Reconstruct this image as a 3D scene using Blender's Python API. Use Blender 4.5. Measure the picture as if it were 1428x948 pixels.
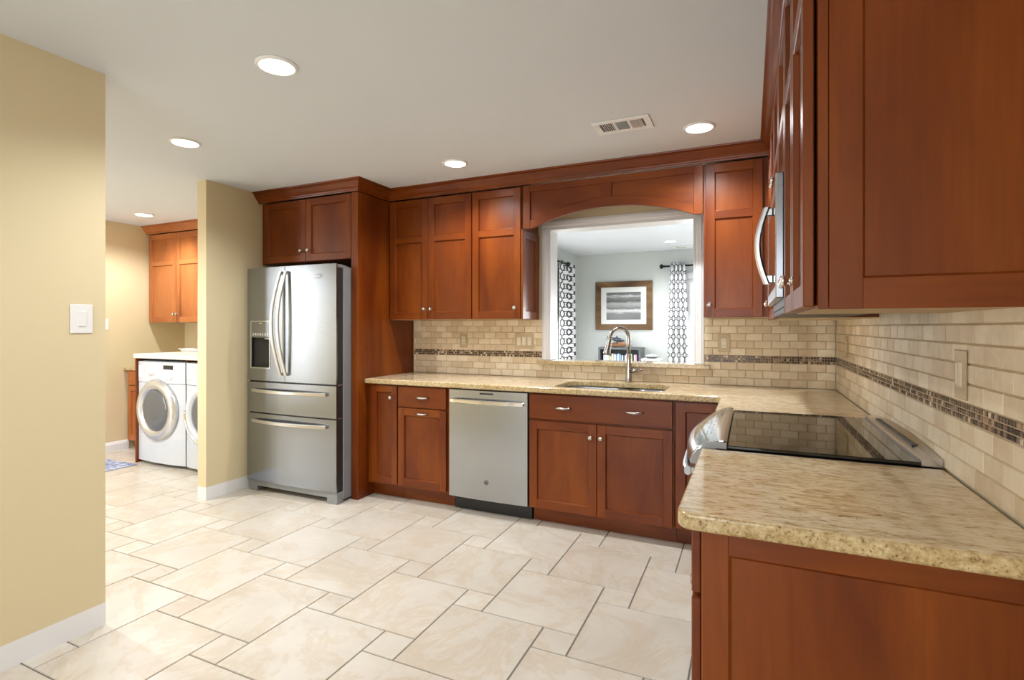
import bpy, bmesh, math, random
from mathutils import Vector, Matrix

for o in list(bpy.data.objects):
    bpy.data.objects.remove(o, do_unlink=True)
S = bpy.context.scene
COL = S.collection
PI = math.pi
random.seed(7)

# ------------------------------------------------------------------ camera
CX, CY, CZ = -0.5011, -3.8481, 1.3079
cam_d = bpy.data.cameras.new('camera')
cam = bpy.data.objects.new('camera', cam_d)
COL.objects.link(cam)
cam.location = (CX, CY, CZ)
cam.rotation_euler = (PI / 2, 0, 0.4260)
cam_d.sensor_fit = 'HORIZONTAL'
cam_d.sensor_width = 36
cam_d.lens = 731.355 / 1428 * 36
cam_d.shift_y = -(474 - 455.96) / 1428
cam_d.clip_start = 0.02
S.camera = cam

# ------------------------------------------------------------------ world, exposure
S.view_settings.view_transform = 'Standard'
S.view_settings.look = 'None'
S.view_settings.gamma = 1
S.view_settings.use_curve_mapping = False
S.view_settings.exposure = 0.24
W = bpy.data.worlds.new('sky')
S.world = W
W.use_nodes = True
wn = W.node_tree
wn.nodes.clear()
w_out = wn.nodes.new('ShaderNodeOutputWorld')
w_bg = wn.nodes.new('ShaderNodeBackground')
w_bg.inputs[0].default_value = (0.93, 0.96, 1.0, 1)
w_bg.inputs[1].default_value = 1.6
wn.links.new(w_bg.outputs[0], w_out.inputs[0])

LAMP_W = 19.5            # each recessed ceiling lamp
FILL_FRONT_W = 42.0       # added fill through an invented, unseen window behind the camera
FILL_HALL_W = 34.0  # added fill through an invented hall window
WIN_LIV_W = 95.0


def area(name, loc, rot, sx, sy, power, color=(1, 1, 1)):
    l = bpy.data.lights.new(name, 'AREA')
    l.shape = 'RECTANGLE'
    l.size, l.size_y, l.energy, l.color = sx, sy, power, color
    o = bpy.data.objects.new(name, l)
    o.location, o.rotation_euler = loc, rot
    COL.objects.link(o)
    return o


# daylight at window openings; the front and hall ones are added, unseen
area('added_daylight_front', (-1.55, -6.62, 1.25), (PI / 2 - 0.30, 0, 0), 2.3, 2.0, FILL_FRONT_W, (0.95, 0.975, 1.0))
area('added_daylight_hall', (-6.28, -3.72, 1.25), (PI / 2 - 0.2, 0, 0), 0.36, 1.9, FILL_HALL_W, (0.96, 0.98, 1.0))
area('daylight_living_left', (-3.22, 2.1, 1.15), (PI / 2 - 0.9, 0, -PI / 2), 1.8, 1.8, WIN_LIV_W, (0.95, 0.98, 1.0))
area('daylight_living_back', (-0.55, 4.32, 1.2), (PI / 2 - 0.9, 0, PI), 1.4, 1.3, WIN_LIV_W, (0.95, 0.98, 1.0))


# ------------------------------------------------------------------ node helpers
class NT:
    def __init__(s, name):
        s.m = bpy.data.materials.new(name)
        s.m.use_nodes = True
        s.t = s.m.node_tree
        s.t.nodes.clear()
        s.out = s.n('ShaderNodeOutputMaterial')
        s.b = s.n('ShaderNodeBsdfPrincipled')
        s.l(s.b.outputs[0], s.out.inputs[0])

    def n(s, t, **k):
        x = s.t.nodes.new(t)
        for a, v in k.items():
            setattr(x, a, v)
        return x

    def l(s, a, b):
        s.t.links.new(a, b)

    def set(s, **k):
        for a, v in k.items():
            i = s.b.inputs[a.replace('_', ' ')]
            i.default_value = v if not isinstance(v, tuple) or len(v) == 4 else (*v, 1)

    def coord(s, scale=(1, 1, 1), kind='Object', rnd=True):
        tc = s.n('ShaderNodeTexCoord')
        mp = s.n('ShaderNodeMapping')
        mp.inputs['Scale'].default_value = scale
        s.l(tc.outputs[kind], mp.inputs[0])
        if not rnd:
            return mp.outputs[0]
        oi = s.n('ShaderNodeObjectInfo')
        mu = s.n('ShaderNodeVectorMath', operation='SCALE')
        mu.inputs[0].default_value = (37.0, 71.0, 53.0)
        s.l(oi.outputs['Random'], mu.inputs['Scale'])
        ad = s.n('ShaderNodeVectorMath', operation='ADD')
        s.l(mp.outputs[0], ad.inputs[0])
        s.l(mu.outputs[0], ad.inputs[1])
        return ad.outputs[0]

    def noise(s, vec, scale, detail=4, rough=0.55, dist=0.0):
        x = s.n('ShaderNodeTexNoise')
        x.inputs['Scale'].default_value = scale
        x.inputs['Detail'].default_value = detail
        x.inputs['Roughness'].default_value = rough
        x.inputs['Distortion'].default_value = dist
        s.l(vec, x.inputs['Vector'])
        return x.outputs['Fac']

    def ramp(s, fac, stops):
        r = s.n('ShaderNodeValToRGB')
        e = r.color_ramp.elements
        while len(e) < len(stops):
            e.new(0.5)
        for i, (p, c) in enumerate(stops):
            e[i].position = p
            e[i].color = (*c, 1) if len(c) == 3 else c
        s.l(fac, r.inputs[0])
        return r.outputs[0]

    def mix(s, a, b, fac, mode='MIX'):
        x = s.n('ShaderNodeMix', data_type='RGBA', blend_type=mode)
        for v, i in ((fac, 0), (a, 6), (b, 7)):
            if isinstance(v, (int, float)):
                x.inputs[i].default_value = v
            elif isinstance(v, tuple):
                x.inputs[i].default_value = (*v, 1)
            else:
                s.l(v, x.inputs[i])
        return x.outputs[2]

    def math(s, op, a, b=0.0):
        x = s.n('ShaderNodeMath', operation=op)
        for v, i in ((a, 0), (b, 1)):
            if isinstance(v, (int, float)):
                x.inputs[i].default_value = v
            else:
                s.l(v, x.inputs[i])
        return x.outputs[0]

    def bump(s, h, strength=0.1, dist=0.01):
        x = s.n('ShaderNodeBump')
        x.inputs['Strength'].default_value = strength
        x.inputs['Distance'].default_value = dist
        s.l(h, x.inputs['Height'])
        s.l(x.outputs[0], s.b.inputs['Normal'])

    def base(s, c):
        s.l(c, s.b.inputs['Base Color'])


def plain(name, c, rough=0.5, metal=0.0, spec=0.5, var=0.03):
    t = NT(name)
    t.set(Roughness=rough, Metallic=metal)
    t.b.inputs['Specular IOR Level'].default_value = spec
    f = t.noise(t.coord(), 9.0, 2)
    lo = tuple(max(0, x * (1 - var)) for x in c)
    hi = tuple(min(1, x * (1 + var)) for x in c)
    t.base(t.ramp(f, [(0.3, lo), (0.7, hi)]))
    return t.m


def wood(name, axis, dark, mid, light, rough=0.32, coat=0.10):
    """cherry: grain runs along `axis` ('Z' or 'H')"""
    t = NT(name)
    sc = (1, 1, 0.07) if axis == 'Z' else (0.07, 0.07, 1)
    v = t.coord(sc)
    fine = t.noise(v, 70, 5, 0.6, 0.3)
    v2 = t.coord((1, 1, 0.25) if axis == 'Z' else (0.25, 0.25, 1))
    blot = t.noise(v2, 4.5, 3, 0.5, 0.8)
    c1 = t.ramp(blot, [(0.28, dark), (0.5, mid), (0.74, light)])
    c2 = t.ramp(fine, [(0.3, (0.80, 0.78, 0.76)), (0.62, (1.0, 1.0, 1.0))])
    t.base(t.mix(c1, c2, 0.8, 'MULTIPLY'))
    t.set(Roughness=rough)
    t.b.inputs['Specular IOR Level'].default_value = 0.3
    t.b.inputs['Coat Weight'].default_value = coat
    t.b.inputs['Coat Roughness'].default_value = 0.18
    t.bump(fine, 0.04, 0.002)
    return t.m


M = {}
CH = ((0.116, 0.0195, 0.0018), (0.172, 0.0350, 0.0026), (0.235, 0.0560, 0.0042))
M['wood'] = wood('cherry_upright_grain', 'Z', *CH)
M['wood_h'] = wood('cherry_level_grain', 'H', *CH)
LW = ((0.30, 0.085, 0.024), (0.40, 0.130, 0.036), (0.50, 0.175, 0.052))
M['lwood'] = wood('honey_cherry_upright_grain', 'Z', *LW)
M['lwood_h'] = wood('honey_cherry_level_grain', 'H', *LW)
M['maple'] = wood('maple_veneer', 'H', (0.55, 0.40, 0.22), (0.62, 0.46, 0.27), (0.68, 0.52, 0.31), 0.5, 0)
M['walnut'] = wood('rustic_frame_wood', 'H', (0.09, 0.045, 0.02), (0.20, 0.11, 0.045), (0.33, 0.20, 0.09), 0.5, 0)
M['dark_gap'] = plain('dark_toe_space', (0.012, 0.010, 0.009), 0.7)


def paint(name, c, rough=0.6):
    t = NT(name)
    v = t.coord(rnd=False)
    f = t.noise(v, 2.0, 3)
    t.base(t.ramp(f, [(0.3, tuple(x * 0.985 for x in c)), (0.7, c)]))
    t.set(Roughness=rough)
    t.b.inputs['Specular IOR Level'].default_value = 0.3
    t.bump(t.noise(v, 350, 2), 0.03, 0.001)
    return t.m


M['yellow'] = paint('cream_wall_paint', (0.715, 0.610, 0.392))
M['bluegrey'] = paint('pale_grey_green_wall_paint', (0.64, 0.665, 0.645))
M['ceiling'] = paint('ceiling_paint', (0.70, 0.735, 0.77), 0.8)
M['trim'] = paint('white_trim_paint', (0.82, 0.82, 0.83), 0.35)
M['white'] = plain('white_plastic', (0.83, 0.83, 0.82), 0.35, 0, 0.5, 0.01)
M['enamel'] = plain('white_enamel', (0.56, 0.59, 0.64), 0.18, 0, 0.5, 0.01)
M['almond'] = plain('tan_stone_plate', (0.50, 0.39, 0.235), 0.45, 0, 0.5, 0.08)
M['ivory'] = plain('ivory_plastic', (0.72, 0.64, 0.50), 0.35)
M['slot'] = plain('outlet_slot', (0.05, 0.045, 0.04), 0.5)
M['black'] = plain('black_plastic', (0.014, 0.014, 0.015), 0.4)
M['iron'] = plain('black_iron', (0.02, 0.02, 0.022), 0.45, 0.6)
M['charcoal'] = plain('charcoal_laminate', (0.095, 0.105, 0.11), 0.45)
M['gasket'] = plain('fridge_gasket_black', (0.018, 0.019, 0.021), 0.5)
M['greycase'] = plain('painted_grey_steel', (0.26, 0.27, 0.28), 0.42, 0.3)


def steel(name, c, rough, axis='Z', streak=0.02, aniso=0.0):
    t = NT(name)
    sc = (300, 300, 1.5) if axis == 'Z' else (1.5, 1.5, 300)
    f = t.noise(t.coord(sc), 2.0, 2)
    t.base(t.ramp(f, [(0.3, tuple(x * (1 - streak) for x in c)), (0.7, tuple(min(1, x * (1 + streak)) for x in c))]))
    t.set(Metallic=1.0, Roughness=rough)
    if aniso:
        t.b.inputs['Anisotropic'].default_value = aniso
        tg = t.n('ShaderNodeTangent', direction_type='RADIAL', axis='Z')
        t.l(tg.outputs[0], t.b.inputs['Tangent'])
    return t.m


M['steel'] = steel('brushed_stainless', (0.31, 0.335, 0.37), 0.24, 'H', 0.015, 0.6)
M['steel_v'] = steel('brushed_stainless_upright', (0.42, 0.445, 0.48), 0.25, 'Z', 0.015, 0.6)
M['steel_handle'] = steel('satin_handle_steel', (0.66, 0.66, 0.67), 0.25, 'H')
M['chrome'] = steel('polished_chrome', (0.82, 0.82, 0.83), 0.07, 'Z', 0.01)
M['nickel'] = steel('brushed_nickel', (0.46, 0.44, 0.42), 0.24, 'Z', 0.03)
M['pewter'] = steel('antique_pewter', (0.50, 0.48, 0.45), 0.26, 'Z', 0.1)
M['blackglass'] = plain('black_glass', (0.012, 0.011, 0.010), 0.035, 0, 0.6)
M['doorglass'] = plain('washer_door_glass', (0.10, 0.105, 0.12), 0.05, 0, 0.8)
M['silver'] = plain('silver_plastic_ring', (0.62, 0.63, 0.65), 0.25, 0.75, 0.5, 0.01)
t = NT('bright_control_glass')
tc = t.n('ShaderNodeTexCoord')
mp = t.n('ShaderNodeMapping')
mp.inputs['Scale'].default_value = (1 / 0.0145, 1 / 0.026, 0)
t.l(tc.outputs['Object'], mp.inputs[0])
fl = t.n('ShaderNodeVectorMath', operation='FLOOR')
t.l(mp.outputs[0], fl.inputs[0])
fc = t.n('ShaderNodeVectorMath', operation='FRACTION')
t.l(mp.outputs[0], fc.inputs[0])
wn_ = t.n('ShaderNodeTexWhiteNoise', noise_dimensions='3D')
t.l(fl.outputs[0], wn_.inputs['Vector'])
sf = t.n('ShaderNodeSeparateXYZ')
t.l(fc.outputs[0], sf.inputs[0])
so = t.n('ShaderNodeSeparateXYZ')
t.l(tc.outputs['Object'], so.inputs[0])
mk = t.math('LESS_THAN', t.math('ABSOLUTE', t.math('SUBTRACT', sf.outputs[0], 0.5)), 0.20)
mk = t.math('MULTIPLY', mk, t.math('LESS_THAN', t.math('ABSOLUTE', t.math('SUBTRACT', sf.outputs[1], 0.5)), t.math('MULTIPLY', wn_.outputs['Value'], 0.42)))
mk = t.math('MULTIPLY', mk, t.math('GREATER_THAN', wn_.outputs['Value'], 0.35))
mk = t.math('MULTIPLY', mk, t.math('LESS_THAN', t.math('ABSOLUTE', so.outputs[1]), 0.27))
mk = t.math('MULTIPLY', mk, t.math('LESS_THAN', t.math('ABSOLUTE', t.math('SUBTRACT', so.outputs[0], -0.318)), 0.034))
t.base(t.mix((0.70, 0.74, 0.76), (0.02, 0.03, 0.035), mk))
t.l(t.math('SUBTRACT', 1.0, mk), t.b.inputs['Metallic'])
t.set(Roughness=0.10)
M['mirrorpanel'] = t.m

# granite: cream and tan with streaks along X, dark specks
t = NT('golden_granite')
st = t.noise(t.coord((0.34, 1, 1), rnd=False), 62, 6, 0.70, 0.9)
big = t.noise(t.coord((0.55, 1, 1), rnd=False), 4.2, 5, 0.62, 1.2)
sp = t.noise(t.coord((0.55, 1, 1), rnd=False), 150, 3, 0.6)
c1 = t.ramp(st, [(0.31, (0.26, 0.145, 0.070)), (0.415, (0.58, 0.44, 0.27)), (0.52, (0.77, 0.65, 0.465)), (0.70, (0.86, 0.79, 0.64))])
c2 = t.ramp(big, [(0.30, (0.72, 0.56, 0.38)), (0.48, (0.96, 0.91, 0.80)), (0.66, (1.0, 1.0, 1.0))])
c3 = t.mix(c1, c2, 0.75, 'MULTIPLY')
dk = t.ramp(sp, [(0.27, (0.16, 0.11, 0.07)), (0.35, (1, 1, 1))])
t.base(t.mix(c3, dk, 0.8, 'MULTIPLY'))
t.set(Roughness=0.10)
M['granite'] = t.m
# sawn granite edge, coarser specks
t = NT('granite_edge')
v = t.coord(rnd=False)
a = t.noise(v, 85, 5, 0.68)
b = t.noise(v, 10, 4, 0.6, 0.6)
sp = t.noise(v, 170, 2, 0.6)
c1 = t.ramp(a, [(0.30, (0.22, 0.14, 0.065)), (0.43, (0.46, 0.34, 0.175)), (0.58, (0.62, 0.50, 0.30)), (0.75, (0.72, 0.63, 0.44))])
c2 = t.ramp(b, [(0.35, (0.78, 0.70, 0.52)), (0.65, (1, 1, 1))])
dk = t.ramp(sp, [(0.29, (0.10, 0.07, 0.045)), (0.37, (1, 1, 1))])
t.base(t.mix(t.mix(c1, c2, 0.7, 'MULTIPLY'), dk, 0.9, 'MULTIPLY'))
t.set(Roughness=0.14)
M['granite_edge'] = t.m


def tile_mat(name, lo, hi, rough, nscale=6, vein=None, bump=0.05, spread=0.55):
    t = NT(name)
    at = t.n('ShaderNodeAttribute', attribute_name='rnd')
    v = t.coord(rnd=False)
    sc = t.n('ShaderNodeVectorMath', operation='MULTIPLY_ADD')
    sc.inputs[1].default_value = (19.0, 23.0, 31.0)
    t.l(at.outputs['Color'], sc.inputs[0])
    t.l(v, sc.inputs[2])
    f = t.noise(sc.outputs[0], nscale, 6, 0.62, 0.6)
    r = t.math('MULTIPLY', t.math('SUBTRACT', at.outputs['Fac'], 0.5), spread)
    g = t.math('ADD', f, r)
    col = t.ramp(g, [(0.22, lo), (0.5, tuple((a + b) / 2 for a, b in zip(lo, hi))), (0.78, hi)])
    if vein:
        f2 = t.noise(sc.outputs[0], nscale * 0.45, 8, 0.7, 2.2)
        vv = t.ramp(f2, [(0.47, (1, 1, 1)), (0.52, vein), (0.60, (1, 1, 1))])
        col = t.mix(col, vv, 0.7, 'MULTIPLY')
    t.base(col)
    t.set(Roughness=rough)
    t.bump(f, bump, 0.002)
    return t.m


M['travertine'] = tile_mat('tumbled_travertine', (0.62, 0.490, 0.320), (0.80, 0.69, 0.515), 0.5, 14)
M['floor_tile'] = tile_mat('cream_floor_tile', (0.505, 0.450, 0.378), (0.625, 0.580, 0.512), 0.30, 3.2, (0.90, 0.82, 0.72), 0.02, 0.22)
M['grout'] = plain('tan_wall_grout', (0.50, 0.39, 0.25), 0.8)
M['mosaic_grout'] = plain('pale_mosaic_grout', (0.44, 0.34, 0.225), 0.8)
M['floor_grout'] = plain('grey_floor_grout', (0.17, 0.15, 0.125), 0.85)
t = NT('brown_glass_mosaic')
at = t.n('ShaderNodeAttribute', attribute_name='rnd')
t.base(t.ramp(at.outputs['Fac'], [(0.0, (0.014, 0.007, 0.005)), (0.40, (0.035, 0.015, 0.010)), (0.58, (0.12, 0.058, 0.034)), (0.76, (0.26, 0.16, 0.10)), (0.88, (0.36, 0.25, 0.16)), (1.0, (0.70, 0.60, 0.45))]))
t.set(Roughness=0.16)
M['mosaic'] = t.m

# curtain: white cloth, interlocking dark rings in the cloth's own UV (metres)
t = NT('trellis_curtain_cloth')
tc = t.n('ShaderNodeTexCoord')
sep = t.n('ShaderNodeSeparateXYZ')
t.l(tc.outputs['UV'], sep.inputs[0])
masks = []
for ox, oy, ring_r, ring_w in ((0, 0, 0.43, 0.045), (0.5, 0.5, 0.25, 0.045)):
    px = t.math('SUBTRACT', t.math('FRACT', t.math('ADD', t.math('MULTIPLY', sep.outputs[0], 1 / 0.130), ox)), 0.5)
    py = t.math('SUBTRACT', t.math('FRACT', t.math('ADD', t.math('MULTIPLY', sep.outputs[1], 1 / 0.130), oy)), 0.5)
    d = t.math('SQRT', t.math('ADD', t.math('MULTIPLY', px, px), t.math('MULTIPLY', py, py)))
    masks.append(t.math('LESS_THAN', t.math('ABSOLUTE', t.math('SUBTRACT', d, ring_r)), ring_w))
mk = t.math('MAXIMUM', masks[0], masks[1])
t.base(t.mix((0.86, 0.87, 0.88), (0.045, 0.045, 0.055), mk))
t.set(Roughness=0.85)
M['curtain'] = t.m

# monochrome seascape print
t = NT('seascape_print')
tc = t.n('ShaderNodeTexCoord')
sep = t.n('ShaderNodeSeparateXYZ')
t.l(tc.outputs['UV'], sep.inputs[0])
mp = t.n('ShaderNodeMapping')
mp.inputs['Scale'].default_value = (2.2, 9, 1)
t.l(tc.outputs['UV'], mp.inputs[0])
f = t.noise(mp.outputs[0], 1.6, 7, 0.68, 0.7)
g = t.math('ADD', sep.outputs[1], t.math('MULTIPLY', t.math('SUBTRACT', f, 0.5), 0.22))
c = t.ramp(g, [(0.0, (0.13,) * 3), (0.22, (0.17,) * 3), (0.29, (0.55,) * 3), (0.34, (0.70,) * 3), (0.40, (0.12,) * 3), (0.48, (0.28,) * 3),
               (0.60, (0.42,) * 3), (0.66, (0.10,) * 3), (0.80, (0.22,) * 3), (0.87, (0.62,) * 3), (0.91, (0.20,) * 3), (1.0, (0.12,) * 3)])
mp2 = t.n('ShaderNodeMapping')
mp2.inputs['Scale'].default_value = (12, 40, 1)
t.l(tc.outputs['UV'], mp2.inputs[0])
f2 = t.noise(mp2.outputs[0], 2.0, 4)
t.base(t.mix(c, t.ramp(f2, [(0.3, (0.6,) * 3), (0.7, (1.25,) * 3)]), 0.6, 'MULTIPLY'))
t.set(Roughness=0.3)
M['print'] = t.m

t = NT('blue_woven_rug')
v = t.coord(rnd=False)
vo = t.n('ShaderNodeTexVoronoi')
vo.inputs['Scale'].default_value = 26
t.l(v, vo.inputs['Vector'])
f = t.noise(v, 60, 4)
c = t.ramp(vo.outputs['Distance'], [(0.2, (0.10, 0.13, 0.30)), (0.45, (0.24, 0.28, 0.46)), (0.6, (0.50, 0.52, 0.62))])
t.base(t.mix(c, t.ramp(f, [(0.3, (0.5,) * 3), (0.7, (1,) * 3)]), 0.7, 'MULTIPLY'))
t.set(Roughness=0.95)
M['rug'] = t.m
M['driftwood'] = wood('driftwood', 'H', (0.08, 0.03, 0.015), (0.26, 0.12, 0.055), (0.60, 0.36, 0.20), 0.6, 0)
M['fish'] = plain('blue_black_lacquer', (0.05, 0.065, 0.085), 0.25, 0.2)
M['laundry_top'] = plain('pale_stone_top', (0.74, 0.70, 0.62), 0.35, 0, 0.5, 0.08)
M['carpet'] = plain('beige_carpet', (0.50, 0.46, 0.40), 0.95)


def emit(name, c, s):
    t = NT(name)
    t.set(Base_Color=(0.9, 0.9, 0.9))
    t.b.inputs['Emission Color'].default_value = (*c, 1)
    t.b.inputs['Emission Strength'].default_value = s
    return t.m


M['lamp'] = emit('lit_lamp_lens', (1.0, 0.97, 0.92), 9.0)
t = NT('window_glass')
t.set(Base_Color=(1, 1, 1), Roughness=0.0, IOR=1.45)
t.b.inputs['Transmission Weight'].default_value = 1.0
gl = t.n('ShaderNodeBsdfTransparent')
mx = t.n('ShaderNodeMixShader')
mx.inputs[0].default_value = 0.9
t.l(t.b.outputs[0], mx.inputs[1])
t.l(gl.outputs[0], mx.inputs[2])
t.l(mx.outputs[0], t.out.inputs[0])
M['glass'] = t.m


# ------------------------------------------------------------------ mesh helpers
class MB:
    """collects shapes in world coordinates; build() links them as ONE mesh object"""

    def __init__(s):
        s.bm = bmesh.new()

    def add(s, tmp, mat=0, smooth=False):
        for f in tmp.faces:
            f.material_index = mat
            f.smooth = smooth
        me = bpy.data.meshes.new('t')
        tmp.to_mesh(me)
        tmp.free()
        s.bm.from_mesh(me)
        bpy.data.meshes.remove(me)
        return s

    def box(s, x0, x1, y0, y1, z0, z1, bev=0.0, mat=0, seg=1, mtx=None):
        b = bmesh.new()
        bmesh.ops.create_cube(b, size=1)
        for v in b.verts:
            v.co = Vector(((x0 + x1) / 2 + v.co.x * (x1 - x0), (y0 + y1) / 2 + v.co.y * (y1 - y0), (z0 + z1) / 2 + v.co.z * (z1 - z0)))
        if bev > 0:
            bmesh.ops.bevel(b, geom=b.edges[:], offset=bev, segments=seg, affect='EDGES', profile=0.5)
        if mtx:
            b.transform(mtx)
        return s.add(b, mat)

    def prism(s, pts, z0, z1, frame=None, mat=0, bev=0.0, smooth=False):
        """polygon pts (u,v) extruded from w=z0 to w=z1; frame maps (u,v,w)->world"""
        b = bmesh.new()
        fr = frame or (lambda u, v, w: (u, v, w))
        lo = [b.verts.new(fr(u, v, z0)) for u, v in pts]
        hi = [b.verts.new(fr(u, v, z1)) for u, v in pts]
        n = len(pts)
        b.faces.new(lo[::-1])
        b.faces.new(hi)
        for i in range(n):
            b.faces.new((lo[i], lo[(i + 1) % n], hi[(i + 1) % n], hi[i]))
        bmesh.ops.recalc_face_normals(b, faces=b.faces[:])
        if bev:
            bmesh.ops.bevel(b, geom=b.edges[:], offset=bev, segments=1, affect='EDGES')
        return s.add(b, mat, smooth)

    def tube(s, path, r, seg=12, mat=0, cap=True):
        """round tube along path; r a number or list"""
        pts = [Vector(p) for p in path]
        rs = r if isinstance(r, (list, tuple)) else [r] * len(pts)
        b = bmesh.new()
        rings = []
        up = None
        for i, p in enumerate(pts):
            d = (pts[min(i + 1, len(pts) - 1)] - pts[max(i - 1, 0)]).normalized()
            if up is None:
                up = Vector((0, 0, 1)) if abs(d.z) < 0.9 else Vector((1, 0, 0))
            x = d.cross(up)
            if x.length < 1e-5:
                x = d.orthogonal()
            x.normalize()
            y = d.cross(x).normalized()
            up = -y if (-y).dot(up) > 0 else y
            x = d.cross(up).normalized()
            y = d.cross(x)
            rings.append([b.verts.new(p + x * math.cos(a) * rs[i] + y * math.sin(a) * rs[i]) for a in (2 * PI * k / seg for k in range(seg))])
        for A, B in zip(rings, rings[1:]):
            for k in range(seg):
                b.faces.new((A[k], A[(k + 1) % seg], B[(k + 1) % seg], B[k]))
        if cap:
            b.faces.new(rings[0][::-1])
            b.faces.new(rings[-1])
        bmesh.ops.recalc_face_normals(b, faces=b.faces[:])
        return s.add(b, mat, True)

    def ribbon(s, path, wdir, w, tdir, th, mat=0, bev=0.002):
        """flat bar swept along path: width w along wdir, thickness th along tdir"""
        wd, td = Vector(wdir), Vector(tdir)
        b = bmesh.new()
        rings = []
        c = min(w, th) * 0.28
        prof = [(-w / 2 + c, -th / 2), (w / 2 - c, -th / 2), (w / 2, -th / 2 + c), (w / 2, th / 2 - c), (w / 2 - c, th / 2), (-w / 2 + c, th / 2), (-w / 2, th / 2 - c), (-w / 2, -th / 2 + c)]
        for p in path:
            p = Vector(p)
            rings.append([b.verts.new(p + wd * a + td * q) for a, q in prof])
        n = len(prof)
        for A, B in zip(rings, rings[1:]):
            for k in range(n):
                b.faces.new((A[k], A[(k + 1) % n], B[(k + 1) % n], B[k]))
        b.faces.new(rings[0][::-1])
        b.faces.new(rings[-1])
        bmesh.ops.recalc_face_normals(b, faces=b.faces[:])
        return s.add(b, mat, False)

    def lathe(s, prof, origin, axis, seg=24, mat=0, smooth=True):
        """prof: (r, h) pairs, spun about axis from origin"""
        ax = Vector(axis).normalized()
        x = ax.orthogonal().normalized()
        y = ax.cross(x)
        o = Vector(origin)
        b = bmesh.new()
        rings = []
        for r, h in prof:
            if r < 1e-6:
                rings.append([b.verts.new(o + ax * h)])
            else:
                rings.append([b.verts.new(o + ax * h + (x * math.cos(a) + y * math.sin(a)) * r) for a in (2 * PI * k / seg for k in range(seg))])
        for A, B in zip(rings, rings[1:]):
            for k in range(seg):
                if len(A) == 1 and len(B) == 1:
                    continue
                if len(A) == 1:
                    b.faces.new((A[0], B[(k + 1) % seg], B[k]))
                elif len(B) == 1:
                    b.faces.new((A[k], A[(k + 1) % seg], B[0]))
                else:
                    b.faces.new((A[k], A[(k + 1) % seg], B[(k + 1) % seg], B[k]))
        if len(rings[0]) > 1:
            b.faces.new(rings[0][::-1])
        if len(rings[-1]) > 1:
            b.faces.new(rings[-1])
        bmesh.ops.recalc_face_normals(b, faces=b.faces[:])
        return s.add(b, mat, smooth)

    def disc_ring(s, c, axis, R, r, seg=32, mat=0):
        """torus"""
        ax = Vector(axis).normalized()
        x = ax.orthogonal().normalized()
        y = ax.cross(x)
        c = Vector(c)
        b = bmesh.new()
        rings = []
        for k in range(seg):
            a = 2 * PI * k / seg
            d = x * math.cos(a) + y * math.sin(a)
            rings.append([b.verts.new(c + d * (R + r * math.cos(q)) + ax * r * math.sin(q)) for q in (2 * PI * j / 8 for j in range(8))])
        for i in range(seg):
            A, B = rings[i], rings[(i + 1) % seg]
            for j in range(8):
                b.faces.new((A[j], B[j], B[(j + 1) % 8], A[(j + 1) % 8]))
        bmesh.ops.recalc_face_normals(b, faces=b.faces[:])
        return s.add(b, mat, True)

    def sweep(s, path, prof, mat=0):
        """mitred sweep: path of (x,y) in plan, prof of (offset to the RIGHT of travel, z); ends capped"""
        b = bmesh.new()
        P = [Vector((x, y)) for x, y in path]
        rings = []
        for i, p in enumerate(P):
            def nrm(a, c):
                d = (c - a).normalized()
                return Vector((d.y, -d.x))
            if i == 0:
                m = nrm(P[0], P[1])
            elif i == len(P) - 1:
                m = nrm(P[-2], P[-1])
            else:
                n1, n2 = nrm(P[i - 1], p), nrm(p, P[i + 1])
                m = (n1 + n2) / (1 + n1.dot(n2))
            rings.append([b.verts.new((p.x + m.x * o, p.y + m.y * o, z)) for o, z in prof])
        n = len(prof)
        for A, B in zip(rings, rings[1:]):
            for k in range(n):
                b.faces.new((A[k], A[(k + 1) % n], B[(k + 1) % n], B[k]))
        b.faces.new(rings[0][::-1])
        b.faces.new(rings[-1])
        bmesh.ops.recalc_face_normals(b, faces=b.faces[:])
        return s.add(b, mat, False)

    def build(s, name, mats, parent=None, kind=None, label=None):
        me = bpy.data.meshes.new(name)
        off = Vector((0, 0, 0))
        p = parent
        while p is not None:
            off += Vector(p.location)
            p = p.parent
        if parent is None:
            bb = [v.co for v in s.bm.verts]
            off = Vector(((min(v.x for v in bb) + max(v.x for v in bb)) / 2, (min(v.y for v in bb) + max(v.y for v in bb)) / 2, min(v.z for v in bb)))
        for v in s.bm.verts:
            v.co -= off
        s.bm.to_mesh(me)
        s.bm.free()
        for m in (mats if isinstance(mats, (list, tuple)) else [mats]):
            me.materials.append(m)
        o = bpy.data.objects.new(name, me)
        COL.objects.link(o)
        if parent is None:
            o.location = off
        else:
            o.parent = parent
        if kind:
            o['kind'] = kind
        if label:
            o['label'] = label
        return o


def thing(name, label, cat, loc, group=None):
    o = bpy.data.objects.new(name, None)
    o.empty_display_size = 0.05
    COL.objects.link(o)
    o.location = loc
    return tag(o, label, cat, group)


def tag(o, label, cat, group=None):
    o['label'] = label
    o['category'] = cat
    if group:
        o['group'] = group
    return o


def copy_tree(o, loc, label=None):
    c = o.copy()
    COL.objects.link(c)
    c.location = loc
    if label:
        c['label'] = label
    for ch in list(o.children):
        d = ch.copy()
        COL.objects.link(d)
        d.parent = c
        for g in list(ch.children):
            e = g.copy()
            COL.objects.link(e)
            e.parent = d
    return c


# faces: map (u across, v up, w outward) -> world
def face_front(y):            # looks towards -Y
    return lambda u, v, w: (u, y - w, v)


def face_left(x):             # looks towards -X ; u runs along Y
    return lambda u, v, w: (x - w, u, v)


def face_right(x):            # looks towards +X
    return lambda u, v, w: (x + w, u, v)


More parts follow.
